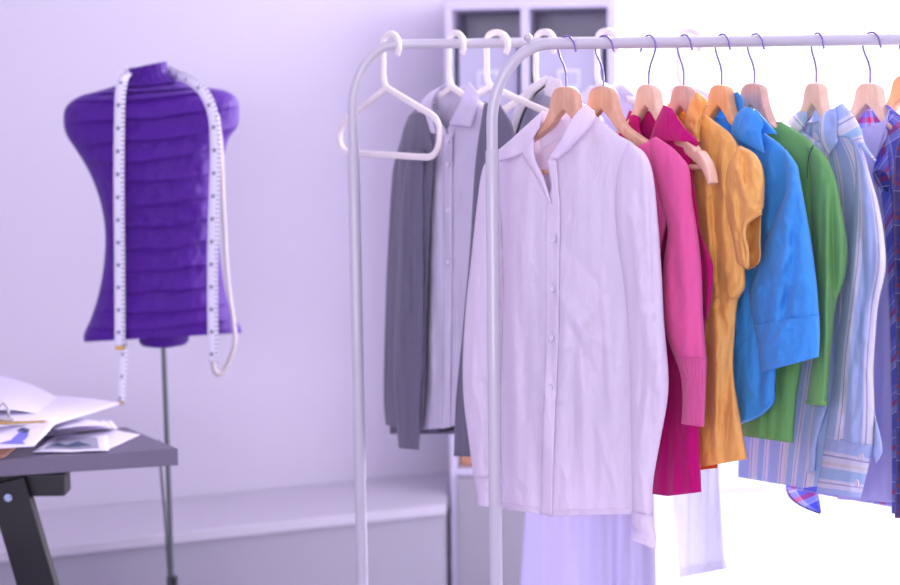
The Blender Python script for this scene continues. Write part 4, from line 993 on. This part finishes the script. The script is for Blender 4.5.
def decal_s(poly, m, name):
    mb = MB(); vs = []
    for x, y in poly:
        # invert by search on u,v
        best = None
        for iu in range(0, 61):
            for iv in range(0, 31):
                q = sk(iu/60, iv/30); d = ROT.transposed() @ (q-CAM); X = 450-d.x/d.z*F*1.0; Y_ = 292.5+d.y/d.z*F
                e_ = (X-x)**2+(Y_-y)**2
                if best is None or e_ < best[0]: best = (e_, q)
        vs.append(mb.vert(best[1]))
    mb.face(vs); mb.build(name, m, s2, smooth=False, solid=0.0003)
decal_s([(-1, 443), (10, 440), (18, 433), (20, 430), (29, 431), (27, 437), (22, 441), (25, 443.5)], M['ink_blue'], 'gown_drawing')
decal_s([(17, 430), (23, 428), (30, 429.5), (27, 433), (20, 433)], M['ink_dark'], 'bodice_drawing')
sheet_on('tan_card', [(-40, 462, 0.004), (4, 457.5, 0.004), (18, 446, 0.02), (-40, 447, 0.02)], M['tan'], 'tan card lying under the sketch at the left table edge', cat='card', th=0.002)
a = on(-20, 423.5, ZT+0.065); b = on(48, 421.5, ZT+0.060)
pr = empty('pencil', a, 'ochre pencil lying across the top of the sketch sheet', 'pencil')
d_ = (b-a); mb = MB(); mb.tube([a, a+d_*0.9], 0.0032, 6); mb.build('barrel', M['pencil'], pr, sharp=0.5)
mb = MB(); mb.tube([a+d_*0.9, a+d_*0.985, b], [0.0032, 0.0012, 0.0003], 10); mb.build('point', M['tan'], pr)
a = on(-8, 419, ZT+0.07)
cl = empty('bulldog_clip', a, 'silver bulldog clip at the left edge on the papers', 'clip')
mb = MB(); mb.tube([a, a+Vector((0.042, 0.0, -0.004))], 0.008, 14, flat=0.6); mb.build('jaw', M['clip'], cl, sharp=0.8)
mb = MB(); mb.tube([a+Vector((0.012, 0, 0.004)), a+Vector((0.010, 0.01, 0.020)), a+Vector((0.020, 0.012, 0.030)), a+Vector((0.030, 0.01, 0.018)), a+Vector((0.034, 0, 0.004))], 0.0025, 8); mb.build('lever', M['clip'], cl)

# ---- white chair, only its curved back edge shows
cr = P(-14, 600, 2.42)
ch = empty('shell_chair', (cr.x-0.25, 2.42, 0), 'white shell chair whose curved edge shows at the bottom left corner', 'chair')
mb = MB(); rows = []
cx, cy = cr.x-0.20, 2.42
zt_ = P(0, 562, 2.42).z
for i in range(21):
    v = i/20; row = []
    for j in range(41):
        a = PI*(j/40)-PI/2+0.2
        z = 0.44+(zt_-0.44)*v*(1-0.0*abs(math.sin(a)))
        r = 0.17+0.05*v
        top = (1-(abs(a)/(PI/2+0.2))**2.2*0.55)
        row.append(mb.vert((cx+math.cos(a)*r*1.0-0.03, cy+math.sin(a)*r, 0.44+(z-0.44)*top)))
    rows.append(row)
for i in range(20):
    for j in range(40): mb.face((rows[i][j], rows[i][j+1], rows[i+1][j+1], rows[i+1][j]))
mb.build('backrest', M['chair'], ch, solid=0.008)
mb = MB(); rings = [[mb.vert((cx-0.03+math.cos(2*PI*k/32)*r, cy+math.sin(2*PI*k/32)*r, z)) for k in range(32)] for r, z in ((0.19, 0.45), (0.17, 0.43), (0.02, 0.425))]
for i in range(2):
    for k in range(32): mb.face((rings[i][k], rings[i][(k+1) % 32], rings[i+1][(k+1) % 32], rings[i+1][k]))
mb.face(rings[-1]); mb.build('seat', M['chair'], ch, solid=0.008)
for k in range(4):
    a = PI/4+k*PI/2; mb = MB(); mb.tube([(cx-0.03+math.cos(a)*0.1, cy+math.sin(a)*0.1, 0.43), (cx-0.03+math.cos(a)*0.19, cy+math.sin(a)*0.19, 0.0)], 0.011, 10); mb.build('leg', M['chair'], ch, sharp=1)
